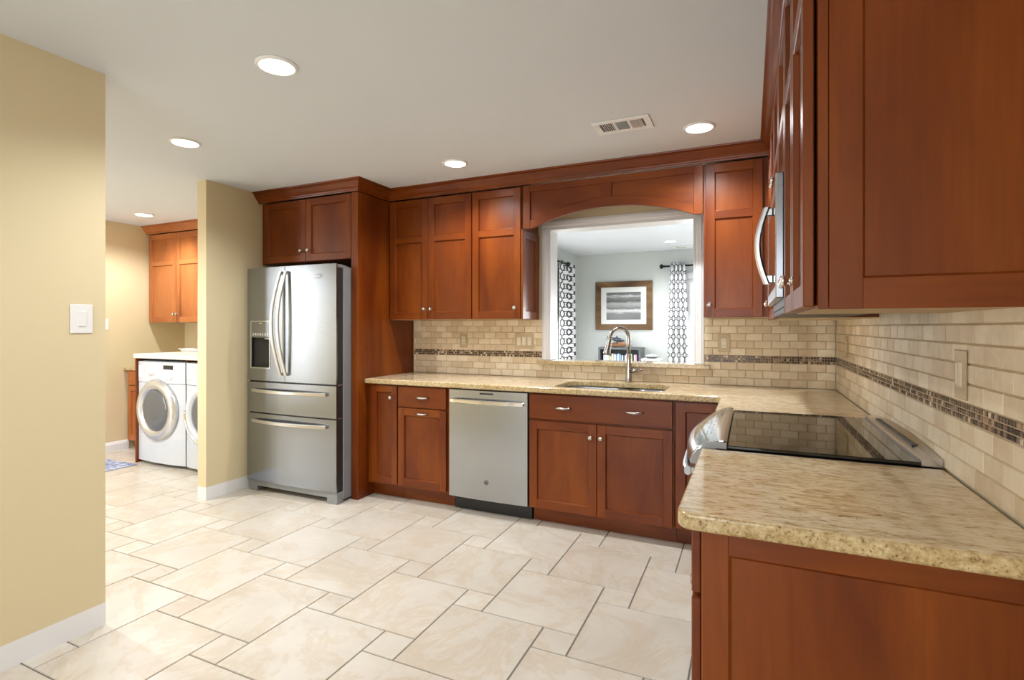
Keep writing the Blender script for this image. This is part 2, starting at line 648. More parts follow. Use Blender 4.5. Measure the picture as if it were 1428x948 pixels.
def fbox(mb, fr, u0, u1, v0, v1, w0, w1, bev=0.0, mat=0):
    a, b = Vector(fr(u0, v0, w0)), Vector(fr(u1, v1, w1))
    mb.box(min(a.x, b.x), max(a.x, b.x), min(a.y, b.y), max(a.y, b.y), min(a.z, b.z), max(a.z, b.z), bev, mat)


def slope_strip(mb, fr, u0, u1, v0, v1, wi, wo, c, mat=0):
    """chamfer ring round a recessed panel: from the frame face (wo) down to the panel (wi), c wide"""
    b = bmesh.new()
    O = [(u0, v0), (u1, v0), (u1, v1), (u0, v1)]
    I = [(u0 + c, v0 + c), (u1 - c, v0 + c), (u1 - c, v1 - c), (u0 + c, v1 - c)]
    vo = [b.verts.new(fr(u, v, wo)) for u, v in O]
    vi = [b.verts.new(fr(u, v, wi)) for u, v in I]
    for k in range(4):
        b.faces.new((vo[k], vo[(k + 1) % 4], vi[(k + 1) % 4], vi[k]))
    bmesh.ops.recalc_face_normals(b, faces=b.faces[:])
    ref = Vector(fr(0, 0, 1)) - Vector(fr(0, 0, 0))
    if b.faces and sum(f.normal.dot(ref) for f in b.faces) < 0:
        bmesh.ops.reverse_faces(b, faces=b.faces[:])
    mb.add(b, mat)


def shaker(fr, u0, u1, v0, v1, w0, th=0.02, sw=0.056, mids=(), pr=0.0125, rail=None):
    """framed door; mats 0 upright grain, 1 level grain.  mids: list of (z0,z1) mid rails"""
    mb = MB()
    rail = rail or sw
    w1 = w0 + th
    fbox(mb, fr, u0, u0 + sw, v0, v1, w0, w1, 0.0025, 0)
    fbox(mb, fr, u1 - sw, u1, v0, v1, w0, w1, 0.0025, 0)
    rails = [(v0, v0 + rail)] + list(mids) + [(v1 - rail, v1)]
    for a, b in rails:
        fbox(mb, fr, u0 + sw - 0.003, u1 - sw + 0.003, a, b, w0, w1 - 0.0004, 0.0022, 1)
    for (a, b), (c, d) in zip(rails, rails[1:]):
        fbox(mb, fr, u0 + sw - 0.004, u1 - sw + 0.004, b - 0.004, c + 0.004, w0 + 0.002, w1 - pr, 0, 0)
        slope_strip(mb, fr, u0 + sw, u1 - sw, b, c, w1 - pr + 0.0003, w1 - 0.002, 0.0045, 0)
    return mb


def slab(fr, u0, u1, v0, v1, w0, th=0.02):
    mb = MB()
    fbox(mb, fr, u0, u1, v0, v1, w0, w0 + th, 0.003, 1)
    return mb


def knob(fr, u, v, w, parent, r=0.0155, mat='pewter'):
    o = Vector(fr(u, v, w))
    ax = Vector(fr(u, v, w + 1)) - o
    mb = MB()
    mb.lathe([(0.009, 0), (0.009, 0.002), (0.0055, 0.004), (0.0055, 0.013), (r * 0.8, 0.016), (r, 0.020), (r * 0.97, 0.024), (r * 0.75, 0.0275), (r * 0.4, 0.0295), (0, 0.030)], o, ax, 20)
    mb.disc_ring(o + ax * 0.0268, ax, r * 0.72, 0.0012, 20)
    return mb.build('knob', M[mat], parent)


def pull(fr, u, v, w, parent, L=0.105):
    """arched drawer pull with flared feet and a swelling middle"""
    mb = MB()
    path, rs = [], []
    for k in range(13):
        q = k / 12
        x = u - L / 2 + L * q
        h = 0.006 + 0.022 * math.sin(PI * min(1, max(0, q))) ** 0.6
        path.append(fr(x, v, w + h))
        rs.append(0.0048 + 0.0042 * math.sin(PI * q) ** 2 + (0.002 if k in (0, 12) else 0))
    mb.tube(path, rs, 12)
    for sgn in (-1, 1):
        o = Vector(fr(u + sgn * (L / 2 - 0.003), v, w))
        mb.lathe([(0.0075, 0), (0.0068, 0.004), (0.0045, 0.010)], o, Vector(fr(0, 0, 1)) - Vector(fr(0, 0, 0)), 14)
    return mb.build('drawer_pull', M['pewter'], parent)


WD = None


def wm(light=False):
    return [M['lwood'], M['lwood_h']] if light else [M['wood'], M['wood_h']]


CEIL = 2.42
CT = 0.914            # worktop height
UB = 1.366            # underside of wall cabinets
UT = 2.330

# ================================================================== SETTING
LX = -3.085           # near left wall face
LE = -2.485           # its free end
# floor: hopscotch tiles, 18 inch + 6 inch, on a grout bed
A_, B_ = 0.4585, 0.1525
OX, OY = -1.6265, -1.708
G = 0.0028
FL = MB()
FL.box(-6.75, 0.15, -6.7, 0.30, -0.12, -0.0035, 0, 1)
fl_b = bmesh.new()
lay = fl_b.faces.layers.float_color if False else None
tiles = []
for i in range(-30, 31):
    for j in range(-30, 31):
        x = OX + i * A_ + j * B_
        y = OY - i * B_ + j * A_
        if not (-7.6 < x < 0.4 and -7.3 < y < 0.6):
            continue
        tiles.append((x, y, x + A_, y + A_))
        tiles.append((x + A_, y + A_ - B_, x + A_ + B_, y + A_))
tl = bmesh.new()
cl = tl.loops.layers.float_color.new('rnd')
for x0, y0, x1, y1 in tiles:
    x0, x1 = max(x0 + G, -6.7), min(x1 - G, 0.1)
    y0, y1 = max(y0 + G, -6.65), min(y1 - G, 0.25)
    if x1 - x0 < 0.01 or y1 - y0 < 0.01:
        continue
    e = 0.0016
    r = random.random()
    c = (r, r, r, 1)
    top = [tl.verts.new(p) for p in ((x0 + e, y0 + e, 0), (x1 - e, y0 + e, 0), (x1 - e, y1 - e, 0), (x0 + e, y1 - e, 0))]
    bot = [tl.verts.new(p) for p in ((x0, y0, -0.0036), (x1, y0, -0.0036), (x1, y1, -0.0036), (x0, y1, -0.0036))]
    fs = [tl.faces.new(top)] + [tl.faces.new((bot[k], bot[(k + 1) % 4], top[(k + 1) % 4], top[k])) for k in range(4)]
    for f in fs:
        for lp in f.loops:
            lp[cl] = c
FL.bm.loops.layers.float_color.new('rnd')
FL.add(tl, 0)
FL.build('floor', [M['floor_tile'], M['floor_grout']], kind='structure')
MB().box(-3.15, 2.6, 0.301, 4.2, -0.12, 0.0).build('floor', M['carpet'], kind='structure')

MB().box(-6.75, 2.7, -6.75, 4.3, CEIL, CEIL + 0.1).build('ceiling', M['ceiling'], kind='structure')

# pass-through opening in the back wall
WX0, WX1, WZ0, WZ1 = -1.928, -0.846, 1.018, 2.075
wb = MB()
for x0, x1, z0, z1 in ((-4.233, WX0, 0, CEIL), (WX1, 0.0, 0, CEIL), (WX0, WX1, 0, WZ0), (WX0, WX1, WZ1, CEIL)):
    wb.box(x0, x1, 0.0, 0.07, z0, z1, 0, 0)
    wb.box(x0, x1, 0.07, 0.14, z0, z1, 0, 1)
wb.box(0.0, 2.6, 0.07, 0.14, 0, CEIL, 0, 1)
wb.build('wall_back', [M['yellow'], M['bluegrey']], kind='structure')
MB().box(0.0, 0.12, -6.62, 0.07, 0, CEIL).build('wall_right', M['yellow'], kind='structure')
MB().box(LX - 0.12, LX, -6.62, LE, 0, CEIL).build('wall_left', M['yellow'], kind='structure')
# wall behind the camera, its wide window added to let light in
wf = MB()
for x0, x1, z0, z1 in ((LX, -2.75, 0, CEIL), (-0.35, 0.0, 0, CEIL), (-2.75, -0.35, 0, 0.2), (-2.75, -0.35, 2.28, CEIL)):
    wf.box(x0, x1, -6.60, -6.48, z0, z1)
wf.build('wall_front', M['yellow'], kind='structure')


def window(frx, horiz, u0, u1, z0, z1, d0, d1, mull=1):
    """white framed window set in an opening: u along X (horiz) or Y"""
    mb = MB()

    def bx(a, b, c, e):
        if horiz:
            mb.box(a, b, d0, d1, c, e, 0.003)
        else:
            mb.box(d0, d1, a, b, c, e, 0.003)
    f = 0.05
    bx(u0, u0 + f, z0, z1)
    bx(u1 - f, u1, z0, z1)
    bx(u0 + f, u1 - f, z0, z0 + f)
    bx(u0 + f, u1 - f, z1 - f, z1)
    for k in range(mull):
        c = u0 + (u1 - u0) * (k + 1) / (mull + 1)
        bx(c - 0.03, c + 0.03, z0 + f, z1 - f)
    o = mb.build(frx, M['trim'], kind='structure')
    g = MB()
    m = (d0 + d1) / 2
    if horiz:
        g.box(u0 + f - 0.01, u1 - f + 0.01, m - 0.003, m + 0.003, z0 + f - 0.01, z1 - f + 0.01)
    else:
        g.box(m - 0.003, m + 0.003, u0 + f - 0.01, u1 - f + 0.01, z0 + f - 0.01, z1 - f + 0.01)
    gp = g.build('pane', M['glass'])
    gp.location -= o.location
    gp.parent = o
    return o


window('added_window_1', True, -2.75, -0.35, 0.2, 2.28, -6.58, -6.50)  # invented window, out of view, added to supply front light

# partition with a free end between kitchen and laundry
PX0, PX1, PY0 = -4.332, -4.236, -1.200
MB().box(PX0, PX1, PY0, 0.22, 0, CEIL).build('wall_partition', M['yellow'], kind='structure')
# laundry room
MB().box(-6.74, -6.62, -3.6, 0.22, 0, CEIL).build('wall_laundry_left', M['yellow'], kind='structure')
MB().box(-6.74, PX1, 0.22, 0.32, 0, CEIL).build('wall_laundry_back', M['yellow'], kind='structure')
wh = MB()
for x0, x1, z0, z1 in ((-6.74, -6.50, 0, CEIL), (-6.06, LX - 0.12, 0, CEIL), (-6.50, -6.06, 0, 0.25), (-6.50, -6.06, 2.2, CEIL)):
    wh.box(x0, x1, -3.70, -3.60, z0, z1)
wh.build('wall_laundry_front', M['yellow'], kind='structure')
window('added_window_2', True, -6.50, -6.06, 0.25, 2.2, -3.68, -3.62, 0)  # invented narrow window, added to light the hall and laundry

# living room beyond the opening
LVX, LVY = -2.966, 4.06
wl = MB()
for y0, y1, z0, z1 in ((0.14, 1.1, 0, CEIL), (3.02, LVY + 0.12, 0, CEIL), (1.1, 3.02, 2.06, CEIL), (1.1, 3.02, 0, 0.06)):
    wl.box(LVX - 0.12, LVX, y0, y1, z0, z1)
wl.build('wall_living_left', M['bluegrey'], kind='structure')
window('door_1', False, 1.1, 3.02, 0.06, 2.06, LVX - 0.09, LVX - 0.03)
wk = MB()
for x0, x1, z0, z1 in ((LVX, -1.32, 0, CEIL), (0.2, 2.6, 0, CEIL), (-1.32, 0.2, 2.0, CEIL), (-1.32, 0.2, 0, 0.5)):
    wk.box(x0, x1, LVY, LVY + 0.12, z0, z1)
wk.build('wall_living_back', M['bluegrey'], kind='structure')
window('window_3', True, -1.32, 0.2, 0.5, 2.0, LVY + 0.03, LVY + 0.09)
MB().box(2.6, 2.72, 0.07, LVY + 0.12, 0, CEIL).build('wall_living_right', M['bluegrey'], kind='structure')


def casing(name, horiz, u0, u1, z0, z1, d0, d1, w=0.07, bottom=False):
    mb = MB()

    def bx(a, b, c, e):
        if horiz:
            mb.box(a, b, d0, d1, c, e, 0.004)
        else:
            mb.box(d0, d1, a, b, c, e, 0.004)
    bx(u0 - w, u0, z0, z1 + w)
    bx(u1, u1 + w, z0, z1 + w)
    bx(u0, u1, z1, z1 + w)
    bx(u0 - w - 0.015, u1 + w + 0.015, z1 + w, z1 + w + 0.02)
    if bottom:
        bx(u0 - w, u1 + w, z0 - w, z0)
    return mb.build(name, M['trim'], kind='structure')


casing('trim_1', False, 1.1, 3.02, 0.0, 2.06, LVX + 0.0005, LVX + 0.02)
casing('trim_2', True, -1.32, 0.2, 0.5, 2.0, LVY - 0.02, LVY - 0.0005, 0.07, True)

# white casing and jamb lining of the pass-through
tr = MB()
cw = 0.056
prof_w = [(0.0, 0.014), (0.016, 0.020), (0.040, 0.020), (cw, 0.014)]
for u0, u1, z0, z1 in ((WX0 - cw, WX0, 1.052, WZ1), (WX1, WX1 + cw, 1.052, WZ1)):
    tr.box(u0, u1, -0.014, -0.0006, z0, z1, 0.002)
    tr.box(u0 + 0.012, u1 - 0.012, -0.021, -0.012, z0, z1, 0.003)
tr.box(WX0 - cw, WX1 + cw, -0.014, -0.0006, WZ1, WZ1 + 0.060, 0.002)
tr.box(WX0 - cw, WX1 + cw, -0.021, -0.012, WZ1 + 0.013, WZ1 + 0.048, 0.003)
tr.box(WX0 + 0.0006, WX0 + 0.014, -0.012, 0.15, 1.052, WZ1 - 0.0006, 0.002)
tr.box(WX1 - 0.014, WX1 - 0.0006, -0.012, 0.15, 1.052, WZ1 - 0.0006, 0.002)
tr.box(WX0 + 0.014, WX1 - 0.014, -0.012, 0.15, WZ1 - 0.015, WZ1 - 0.0006, 0.002)
tr.build('trim_3', M['trim'], kind='structure')

# baseboards
BBP = [(0.0, 0.0), (0.014, 0.0), (0.014, 0.072), (0.010, 0.080), (0.008, 0.090), (0.004, 0.096), (0.0, 0.098)]


def baseboard(name, path):
    MB().sweep(path, BBP).build(name, M['trim'], kind='structure')


baseboard('baseboard_left', [(LX - 0.1205, -3.4), (LX - 0.1205, LE + 0.0005), (LX + 0.0005, LE + 0.0005), (LX + 0.0005, -6.4)])
baseboard('baseboard_partition', [(PX0 - 0.0005, -0.72), (PX0 - 0.0005, PY0 - 0.0005), (PX1 + 0.0005, PY0 - 0.0005), (PX1 + 0.0005, -0.80)][::-1])
baseboard('baseboard_laundry', [(-6.6195, -0.40), (-6.6195, -3.59)][::-1])


# ================================================================== TILED BACKSPLASH
def tile_rows(mb, fr, u0, u1, rows, L, start, holes=(), g=0.0010, w0=0.004, w1=0.0085, jit=0.0012, stagger=True):
    tb = bmesh.new()
    cl = tb.loops.layers.float_color.new('rnd')
    for k, (z0, z1) in enumerate(rows):
        u = u0 - L + (start + (0.5 if k % 2 and stagger else 0)) * L % L
        while u < u1:
            a, b = max(u + g, u0), min(u + L - g, u1)
            segs = [(a, b)]
            for h0, h1, hz0, hz1 in holes:
                if z1 > hz0 + 0.002 and z0 < hz1 - 0.002:
                    ns = []
                    for s0, s1 in segs:
                        if s1 <= h0 or s0 >= h1:
                            ns.append((s0, s1))
                        else:
                            if s0 < h0:
                                ns.append((s0, h0))
                            if s1 > h1:
                                ns.append((h1, s1))
                    segs = ns
            for s0, s1 in segs:
                if s1 - s0 < 0.003:
                    continue
                r = random.random()
                e = min(0.0022, (s1 - s0) * 0.14)
                d = random.uniform(-jit, jit) * 0.5
                lo = [tb.verts.new(fr(p, q, w0)) for p, q in ((s0, z0 + g), (s1, z0 + g), (s1, z1 - g), (s0, z1 - g))]
                hi = [tb.verts.new(fr(p, q, w1 + d)) for p, q in ((s0 + e, z0 + g + e), (s1 - e, z0 + g + e), (s1 - e, z1 - g - e), (s0 + e, z1 - g - e))]
                fs = [tb.faces.new(hi)] + [tb.faces.new((lo[i], lo[(i + 1) % 4], hi[(i + 1) % 4], hi[i])) for i in range(4)]
                for f in fs:
                    for lp in f.loops:
                        lp[cl] = (r, random.random(), random.random(), 1) if False else (r, r, r, 1)
            u += L
    bmesh.ops.recalc_face_normals(tb, faces=tb.faces[:])
    ref = Vector(fr(0, 0, 1)) - Vector(fr(0, 0, 0))
    tb.normal_update()
    for f in tb.faces:
        if f.normal.dot(ref) < -0.01:
            f.normal_flip()
    if 'rnd' not in mb.bm.loops.layers.float_color:
        mb.bm.loops.layers.float_color.new('rnd')
    mb.add(tb, 0)


def rows_between(z0, z1, n):
    h = (z1 - z0) / n
    return [(z0 + h * k, z0 + h * (k + 1)) for k in range(n)]


MZ0, MZ1 = 1.0705, 1.1165
low = rows_between(CT + 0.0005, MZ0, 3)
up = rows_between(MZ1, 1.3655, 5)
mos = rows_between(MZ0, MZ1, 3)
frB = face_front(-0.0008)
root = thing('tile_backsplash', 'beige stone brick tile backsplash behind the sink under the pass-through', 'backsplash', (-1.6, 0, CT))
mb = MB()
BL = -3.188
for a, b, z0, z1 in ((BL, WX0 - cw, CT, 1.3655), (WX1 + cw, -0.0095, CT, 1.3655), (WX0 - cw, WX1 + cw, CT, 1.0165)):
    mb.box(a, b, -0.0055, -0.0008, z0 + 0.0005, z1, 0, 1)
hole = [(WX0 - cw, WX1 + cw, 1.0165, 3)]
tile_rows(mb, frB, BL, -0.0095, low + up, 0.1035, 0.2, hole)
mb.build('stone_tiles', [M['travertine'], M['grout']], root)
for a, b, lab in ((BL, WX0 - cw, 'band of small brown glass mosaic tiles left of the pass-through'), (WX1 + cw, -0.0095, 'band of small brown glass mosaic tiles right of the pass-through')):
    mb = MB()
    mb.box(a, b, -0.0072, -0.0056, MZ0, MZ1, 0, 1)
    tile_rows(mb, frB, a, b, mos, 0.0153, 0.0, (), 0.0011, 0.0060, 0.0088, 0.0004, False)
    mb.build('mosaic_band', [M['mosaic'], M['mosaic_grout']], root, label=lab)
frR = face_left(-0.0008)
root = thing('tile_backsplash', 'beige stone brick tile backsplash on the wall behind the range', 'backsplash', (0, -1.4, CT))
mb = MB()
mb.box(-0.0055, -0.0008, -2.70, -0.0008, CT + 0.0005, 1.3655, 0, 1)
tile_rows(mb, frR, -2.70, -0.0095, low + up, 0.1035, 0.45)
mb.build('stone_tiles', [M['travertine'], M['grout']], root)
mb = MB()
mb.box(-0.0072, -0.0056, -2.70, -0.0095, MZ0, MZ1, 0, 1)
tile_rows(mb, frR, -2.70, -0.0095, mos, 0.0153, 0.0, (), 0.0011, 0.0060, 0.0088, 0.0004, False)
mb.build('mosaic_band', [M['mosaic'], M['mosaic_grout']], root, label='band of small brown glass mosaic tiles')


# ================================================================== CABINETS
def carcass(x0, x1, y0, y1, z0, z1, parent, light=False, under=False, open_front=None):
    mb = MB()
    mb.box(x0, x1, y0, y1, z0 + (0.003 if under else 0), z1, 0.0015, 0)
    mats = wm(light)[:1]
    if under:
        mb.box(x0 + 0.012, x1 - 0.002, y0 + 0.002, y1 - 0.002, z0, z0 + 0.004, 0, 1)
        mats = mats + [M['maple']]
    return mb.build('cabinet_body', mats, parent)


# ---- wall cabinets on the back wall
YB = -0.328     # body front
frU = face_front(YB - 0.001)
MID = [(1.982, 2.032)]


def upper(label, x0, x1, doors, knobs, group=None, light=False, yb=YB, y1=-0.001, z0=UB, z1=UT, mids=MID, name='wall_cabinet', fr=None):
    r = thing(name, label, 'cabinet', ((x0 + x1) / 2, y1, z0), group)
    carcass(x0, x1, yb, y1, z0, z1 + 0.004, r, light, True)
    fr = fr or face_front(yb - 0.001)
    for (a, b), ks in zip(doors, knobs):
        d = shaker(fr, a, b, z0 + 0.002, z1 - 0.004, 0, mids=mids).build('door', wm(light), r)
        for ku, kv in ks:
            knob(fr, ku, kv, 0.02, d)
    return r


upper('two-door cherry wall cabinet over the outlet beside the refrigerator end panel', -3.193, -2.428,
      [(-3.188, -2.822), (-2.819, -2.430)], [[(-2.851, 1.450)], [(-2.790, 1.450)]])
u2 = upper('single-door cherry wall cabinet over the triple light switch, left of pass-through', -2.426, -2.018,
           [(-2.422, -2.022)], [[(-2.064, 1.449)]])
# framed end panel on its right flank, facing the opening
ep = shaker(face_right(-2.0175), -0.347, -0.024, UB, 2.02, 0, 0.014, 0.06, ())
ep.build('end_panel', wm(), u2)
u3 = upper('single-door cherry wall cabinet right of the pass-through, above the wall outlet', -0.768, -0.383,
           [(-0.756, -0.430)], [[(-0.731, 1.447)]])

# ---- arched valance across the pass-through
vx0, vx1 = -2.0005, -0.7705
root = thing('arched_valance', 'arched cherry valance with two framed panels over the pass-through', 'valance', ((vx0 + vx1) / 2, -0.34, 2.02))


def arch(x):
    a, b = vx0 + 0.075, vx1 - 0.045
    if x <= a or x >= b:
        return 2.020
    q = (x - (a + b) / 2) / ((b - a) / 2)
    return 2.020 + 0.105 * (1 - abs(q) ** 2.1)


NX = 72
xs = [vx0 + (vx1 - vx0) * k / NX for k in range(NX + 1)]
y0, y1 = -0.348, -0.328
mb = MB()
pts = [(x, arch(x)) for x in xs] + [(vx1, UT), (vx0, UT)]
# back board
mb.prism(pts, 0.0, 0.011, face_front(-0.329), 1)
# frame in front of it: stiles, top rail, arched bottom rail, centre mullion
f2 = face_front(-0.340)


def arch_rail(lo, hi, xa, xb, n=60):
    """board between arch()+lo and arch()+hi"""
    X = [xa + (xb - xa) * k / n for k in range(n + 1)]
    return [(x, arch(x) + lo) for x in X] + [(x, arch(x) + hi) for x in reversed(X)]


mb.prism(arch_rail(0, 0.060, vx0 + 0.055, vx1 - 0.055), 0, 0.0124, f2, 1, 0.002)
fbox(mb, f2, vx0, vx0 + 0.055, arch(vx0), UT, 0, 0.013, 0.002, 0)
fbox(mb, f2, vx1 - 0.055, vx1, arch(vx1), UT, 0, 0.013, 0.002, 0)
fbox(mb, f2, vx0 + 0.055, vx1 - 0.055, 2.283, UT, 0, 0.0126, 0.002, 1)
xm = (vx0 + vx1) / 2
fbox(mb, f2, xm - 0.034, xm + 0.034, arch(xm) + 0.055, 2.285, 0, 0.0128, 0.002, 0)
mb.build('valance_board', wm(), root)

# ---- right wall cabinets
XB = -0.379
frX = face_left(XB - 0.005)
RZ0 = 1.347


def right_cab(label, ya, yb, z0, doors, knobs, mids=MID):
    r = thing('wall_cabinet', label, 'cabinet', (-0.001, (ya + yb) / 2, z0))
    carcass(XB, -0.001, ya, yb, z0, UT + 0.004, r, False, True)
    for (a, b), ks in zip(doors, knobs):
        d = shaker(frX, a, b, z0 + 0.001, UT - 0.004, 0, mids=mids, sw=0.05, th=0.02).build('door', wm(), r)
        for ku, kv in ks:
            knob(frX, ku, kv, 0.02, d, mat='chrome')
    return r


RNG0, RNG1 = -2.000, -1.225       # range span along the wall
near = right_cab('cherry wall cabinet with broad framed end panel nearest the camera', -2.648, RNG0 - 0.004, RZ0,
                 [(-2.644, -2.327), (-2.324, RNG0 - 0.008)], [[(-2.358, 1.425)], [(-2.290, 1.425)]])
frE = face_front(-2.6485)
mb = MB()
e0, e1, s_ = XB + 0.0185, -0.001, 0.056
fbox(mb, frE, XB, e0 - 0.0012, RZ0 - 0.004, UT, 0, 0.012, 0.001, 0)
fbox(mb, frE, e0, e0 + s_, RZ0 - 0.004, UT, 0, 0.012, 0.001, 0)
fbox(mb, frE, e1 - s_, e1, RZ0 - 0.004, UT, 0, 0.012, 0.001, 0)
for a, b in ((RZ0 - 0.004, RZ0 + 0.055), (1.978, 2.035), (UT - 0.056, UT)):
    fbox(mb, frE, e0 + s_, e1 - s_, a, b, 0, 0.0118, 0.0008, 1)
fbox(mb, frE, e0 + s_ - 0.004, e1 - s_ + 0.004, RZ0 + 0.05, UT - 0.05, 0.0005, 0.004, 0, 0)
for a, b in ((RZ0 + 0.055, 1.978), (2.035, UT - 0.056)):
    slope_strip(mb, frE, e0 + s_, e1 - s_, a, b, 0.0043, 0.0108, 0.004, 0)
mb.build('end_panel', wm(), near)
MWZ0, MWZ1 = 1.372, 1.796
right_cab('short two-door cherry cabinet directly above the microwave', RNG0 - 0.002, RNG1 + 0.002, MWZ1 + 0.004,
          [(RNG0 + 0.002, -1.614), (-1.611, RNG1 - 0.002)], [[(-1.645, 1.86)], [(-1.58, 1.86)]], [(1.982, 2.032)])
right_cab('cherry wall cabinet between the microwave and the room corner', RNG1 + 0.004, -0.352, RZ0,
          [(RNG1 + 0.008, -0.812), (-0.809, -0.43)], [[(-0.845, 1.43)], [(-0.776, 1.43)]])

# ---- crown moulding, one run from the refrigerator to the near end of the right wall
CRP = [(0.0, 2.335), (0.011, 2.335), (0.013, 2.343), (0.018, 2.347), (0.020, 2.354), (0.030, 2.362), (0.041, 2.376), (0.050, 2.391), (0.057, 2.399),
       (0.060, 2.401), (0.060, 2.406), (0.070, 2.409), (0.072, 2.4195), (0.0, 2.4195)]
pth = [(PX1 + 0.001, -0.727), (-3.196, -0.727), (-3.196, -0.352), (-0.374, -0.352), (-0.374, -2.662)]
cr = MB().sweep(pth, CRP).build('crown_moulding', M['wood_h'])
tag(cr, 'cherry crown moulding along the ceiling over the kitchen wall cabinets and refrigerator', 'crown moulding')

# ---- cabinet over the refrigerator and tall end panel
YF = -0.698
r = thing('wall_cabinet', 'two-door cherry cabinet above the stainless refrigerator', 'cabinet', (-3.75, -0.001, 1.83))
carcass(PX1 + 0.001, -3.2635, YF, -0.001, 1.83, UT + 0.004, r)
frO = face_front(YF - 0.001)
for (a, b), ku in (((-4.190, -3.731), -3.766), ((-3.728, -3.268), -3.693)):
    d = shaker(frO, a, b, 1.832, UT - 0.002, 0).build('door', wm(), r)
    knob(frO, ku, 1.917, 0.02, d)
mb = MB()
mb.box(-3.262, -3.198, -0.722, -0.001, 0.001, UT + 0.004, 0.002)
o = mb.build('refrigerator_end_panel', M['wood'])
tag(o, 'tall plain cherry panel standing between refrigerator and worktop', 'panel')


# ---- base cabinets, back run
YBB = -0.604
frL = face_front(YBB - 0.001)
TK = 0.108


def base(label, x0, x1, ystart=YBB, y1=-0.001, toe=True, z1=0.8755, low_mid=None):
    r = thing('base_cabinet', label, 'cabinet', ((x0 + x1) / 2, y1, 0))
    mb = MB()
    if low_mid:
        mb.box(x0, x1, ystart, y1, TK, low_mid, 0.0015)
        mb.box(x0, x0 + 0.02, ystart, y1, low_mid, z1)
        mb.box(x1 - 0.02, x1, ystart, y1, low_mid, z1)
        mb.box(x0 + 0.02, x1 - 0.02, ystart, ystart + 0.02, low_mid, z1)
    else:
        mb.box(x0, x1, ystart, y1, TK, z1, 0.0015)
    mb.build('cabinet_body', wm()[:1], r)
    if toe:
        MB().box(x0, x1, ystart + 0.075, y1, 0.001, TK).build('toe_kick', M['wood_h'], r)
    return r


r = base('narrow cherry base cabinet with one tall door beside the refrigerator panel', -3.1965, -2.908)
d = shaker(frL, -3.152, -2.913, 0.125, 0.866, 0, sw=0.052).build('door', wm(), r)
knob(frL, -2.962, 0.778, 0.02, d)
r = base('cherry base cabinet with drawer above one pull-out door, left of the dishwasher', -2.906, -2.466)
d = slab(frL, -2.902, -2.483, 0.714, 0.866, 0).build('drawer', wm(), r)
pull(frL, -2.686, 0.790, 0.02, d)
d = shaker(frL, -2.902, -2.483, 0.125, 0.706, 0).build('door', wm(), r)
pull(frL, -2.690, 0.672, 0.02, d)
r = base('wide cherry sink cabinet with false drawer front and two doors', -1.843, -0.910, low_mid=0.62, z1=0.870)
d = slab(frL, -1.838, -0.919, 0.704, 0.866, 0).build('drawer', wm(), r)
pull(frL, -1.602, 0.784, 0.02, d)
pull(frL, -1.144, 0.786, 0.02, d)
for a, b, ku in ((-1.838, -1.3805, -1.417), (-1.3775, -0.919, -1.350)):
    d = shaker(frL, a, b, 0.112, 0.692, 0).build('door', wm(), r)
    knob(frL, ku, 0.610, 0.02, d)
r = base('cherry corner base cabinet between sink cabinet and range', -0.908, -0.001)
shaker(frL, -0.903, -0.640, 0.118, 0.866, 0, sw=0.058).build('door', wm(), r)

# ---- base cabinets, right run (fronts face -X)
XBB = -0.598
frS = face_left(XBB - 0.001)


def base_side(label, ya, yb):
    r = thing('base_cabinet', label, 'cabinet', (-0.001, (ya + yb) / 2, 0))
    mb = MB().box(XBB, -0.001, ya, yb, TK, 0.8755, 0.0015)
    mb.build('cabinet_body', wm()[:1], r)
    MB().box(XBB + 0.07, -0.001, ya + 0.001, yb - 0.001, 0.001, TK).build('toe_kick', M['wood_h'], r)
    return r


r = base_side('cherry base cabinet in the corner, just past the range', RNG1 + 0.012, YBB - 0.004)
shaker(frS, RNG1 + 0.016, YBB - 0.030, 0.118, 0.866, 0).build('door', wm(), r)
r = base_side('cherry base cabinet with framed end panel nearest the camera', -2.632, RNG0 - 0.012)
d = slab(frS, -2.628, RNG0 - 0.034, 0.722, 0.866, 0).build('drawer', wm(), r)
pull(frS, -2.32, 0.79, 0.02, d)
d = shaker(frS, -2.628, -2.325, 0.118, 0.712, 0).build('door', wm(), r)
knob(frS, -2.36, 0.63, 0.02, d)
d = shaker(frS, -2.322, RNG0 - 0.034, 0.118, 0.712, 0).build('door', wm(), r)
knob(frS, -2.288, 0.63, 0.02, d)
frE2 = face_front(-2.6325)
shaker(frE2, XBB + 0.001, -0.002, 0.001, 0.8735, 0, 0.014, 0.056, (), 0.007, 0.052).build('end_panel', wm(), r)


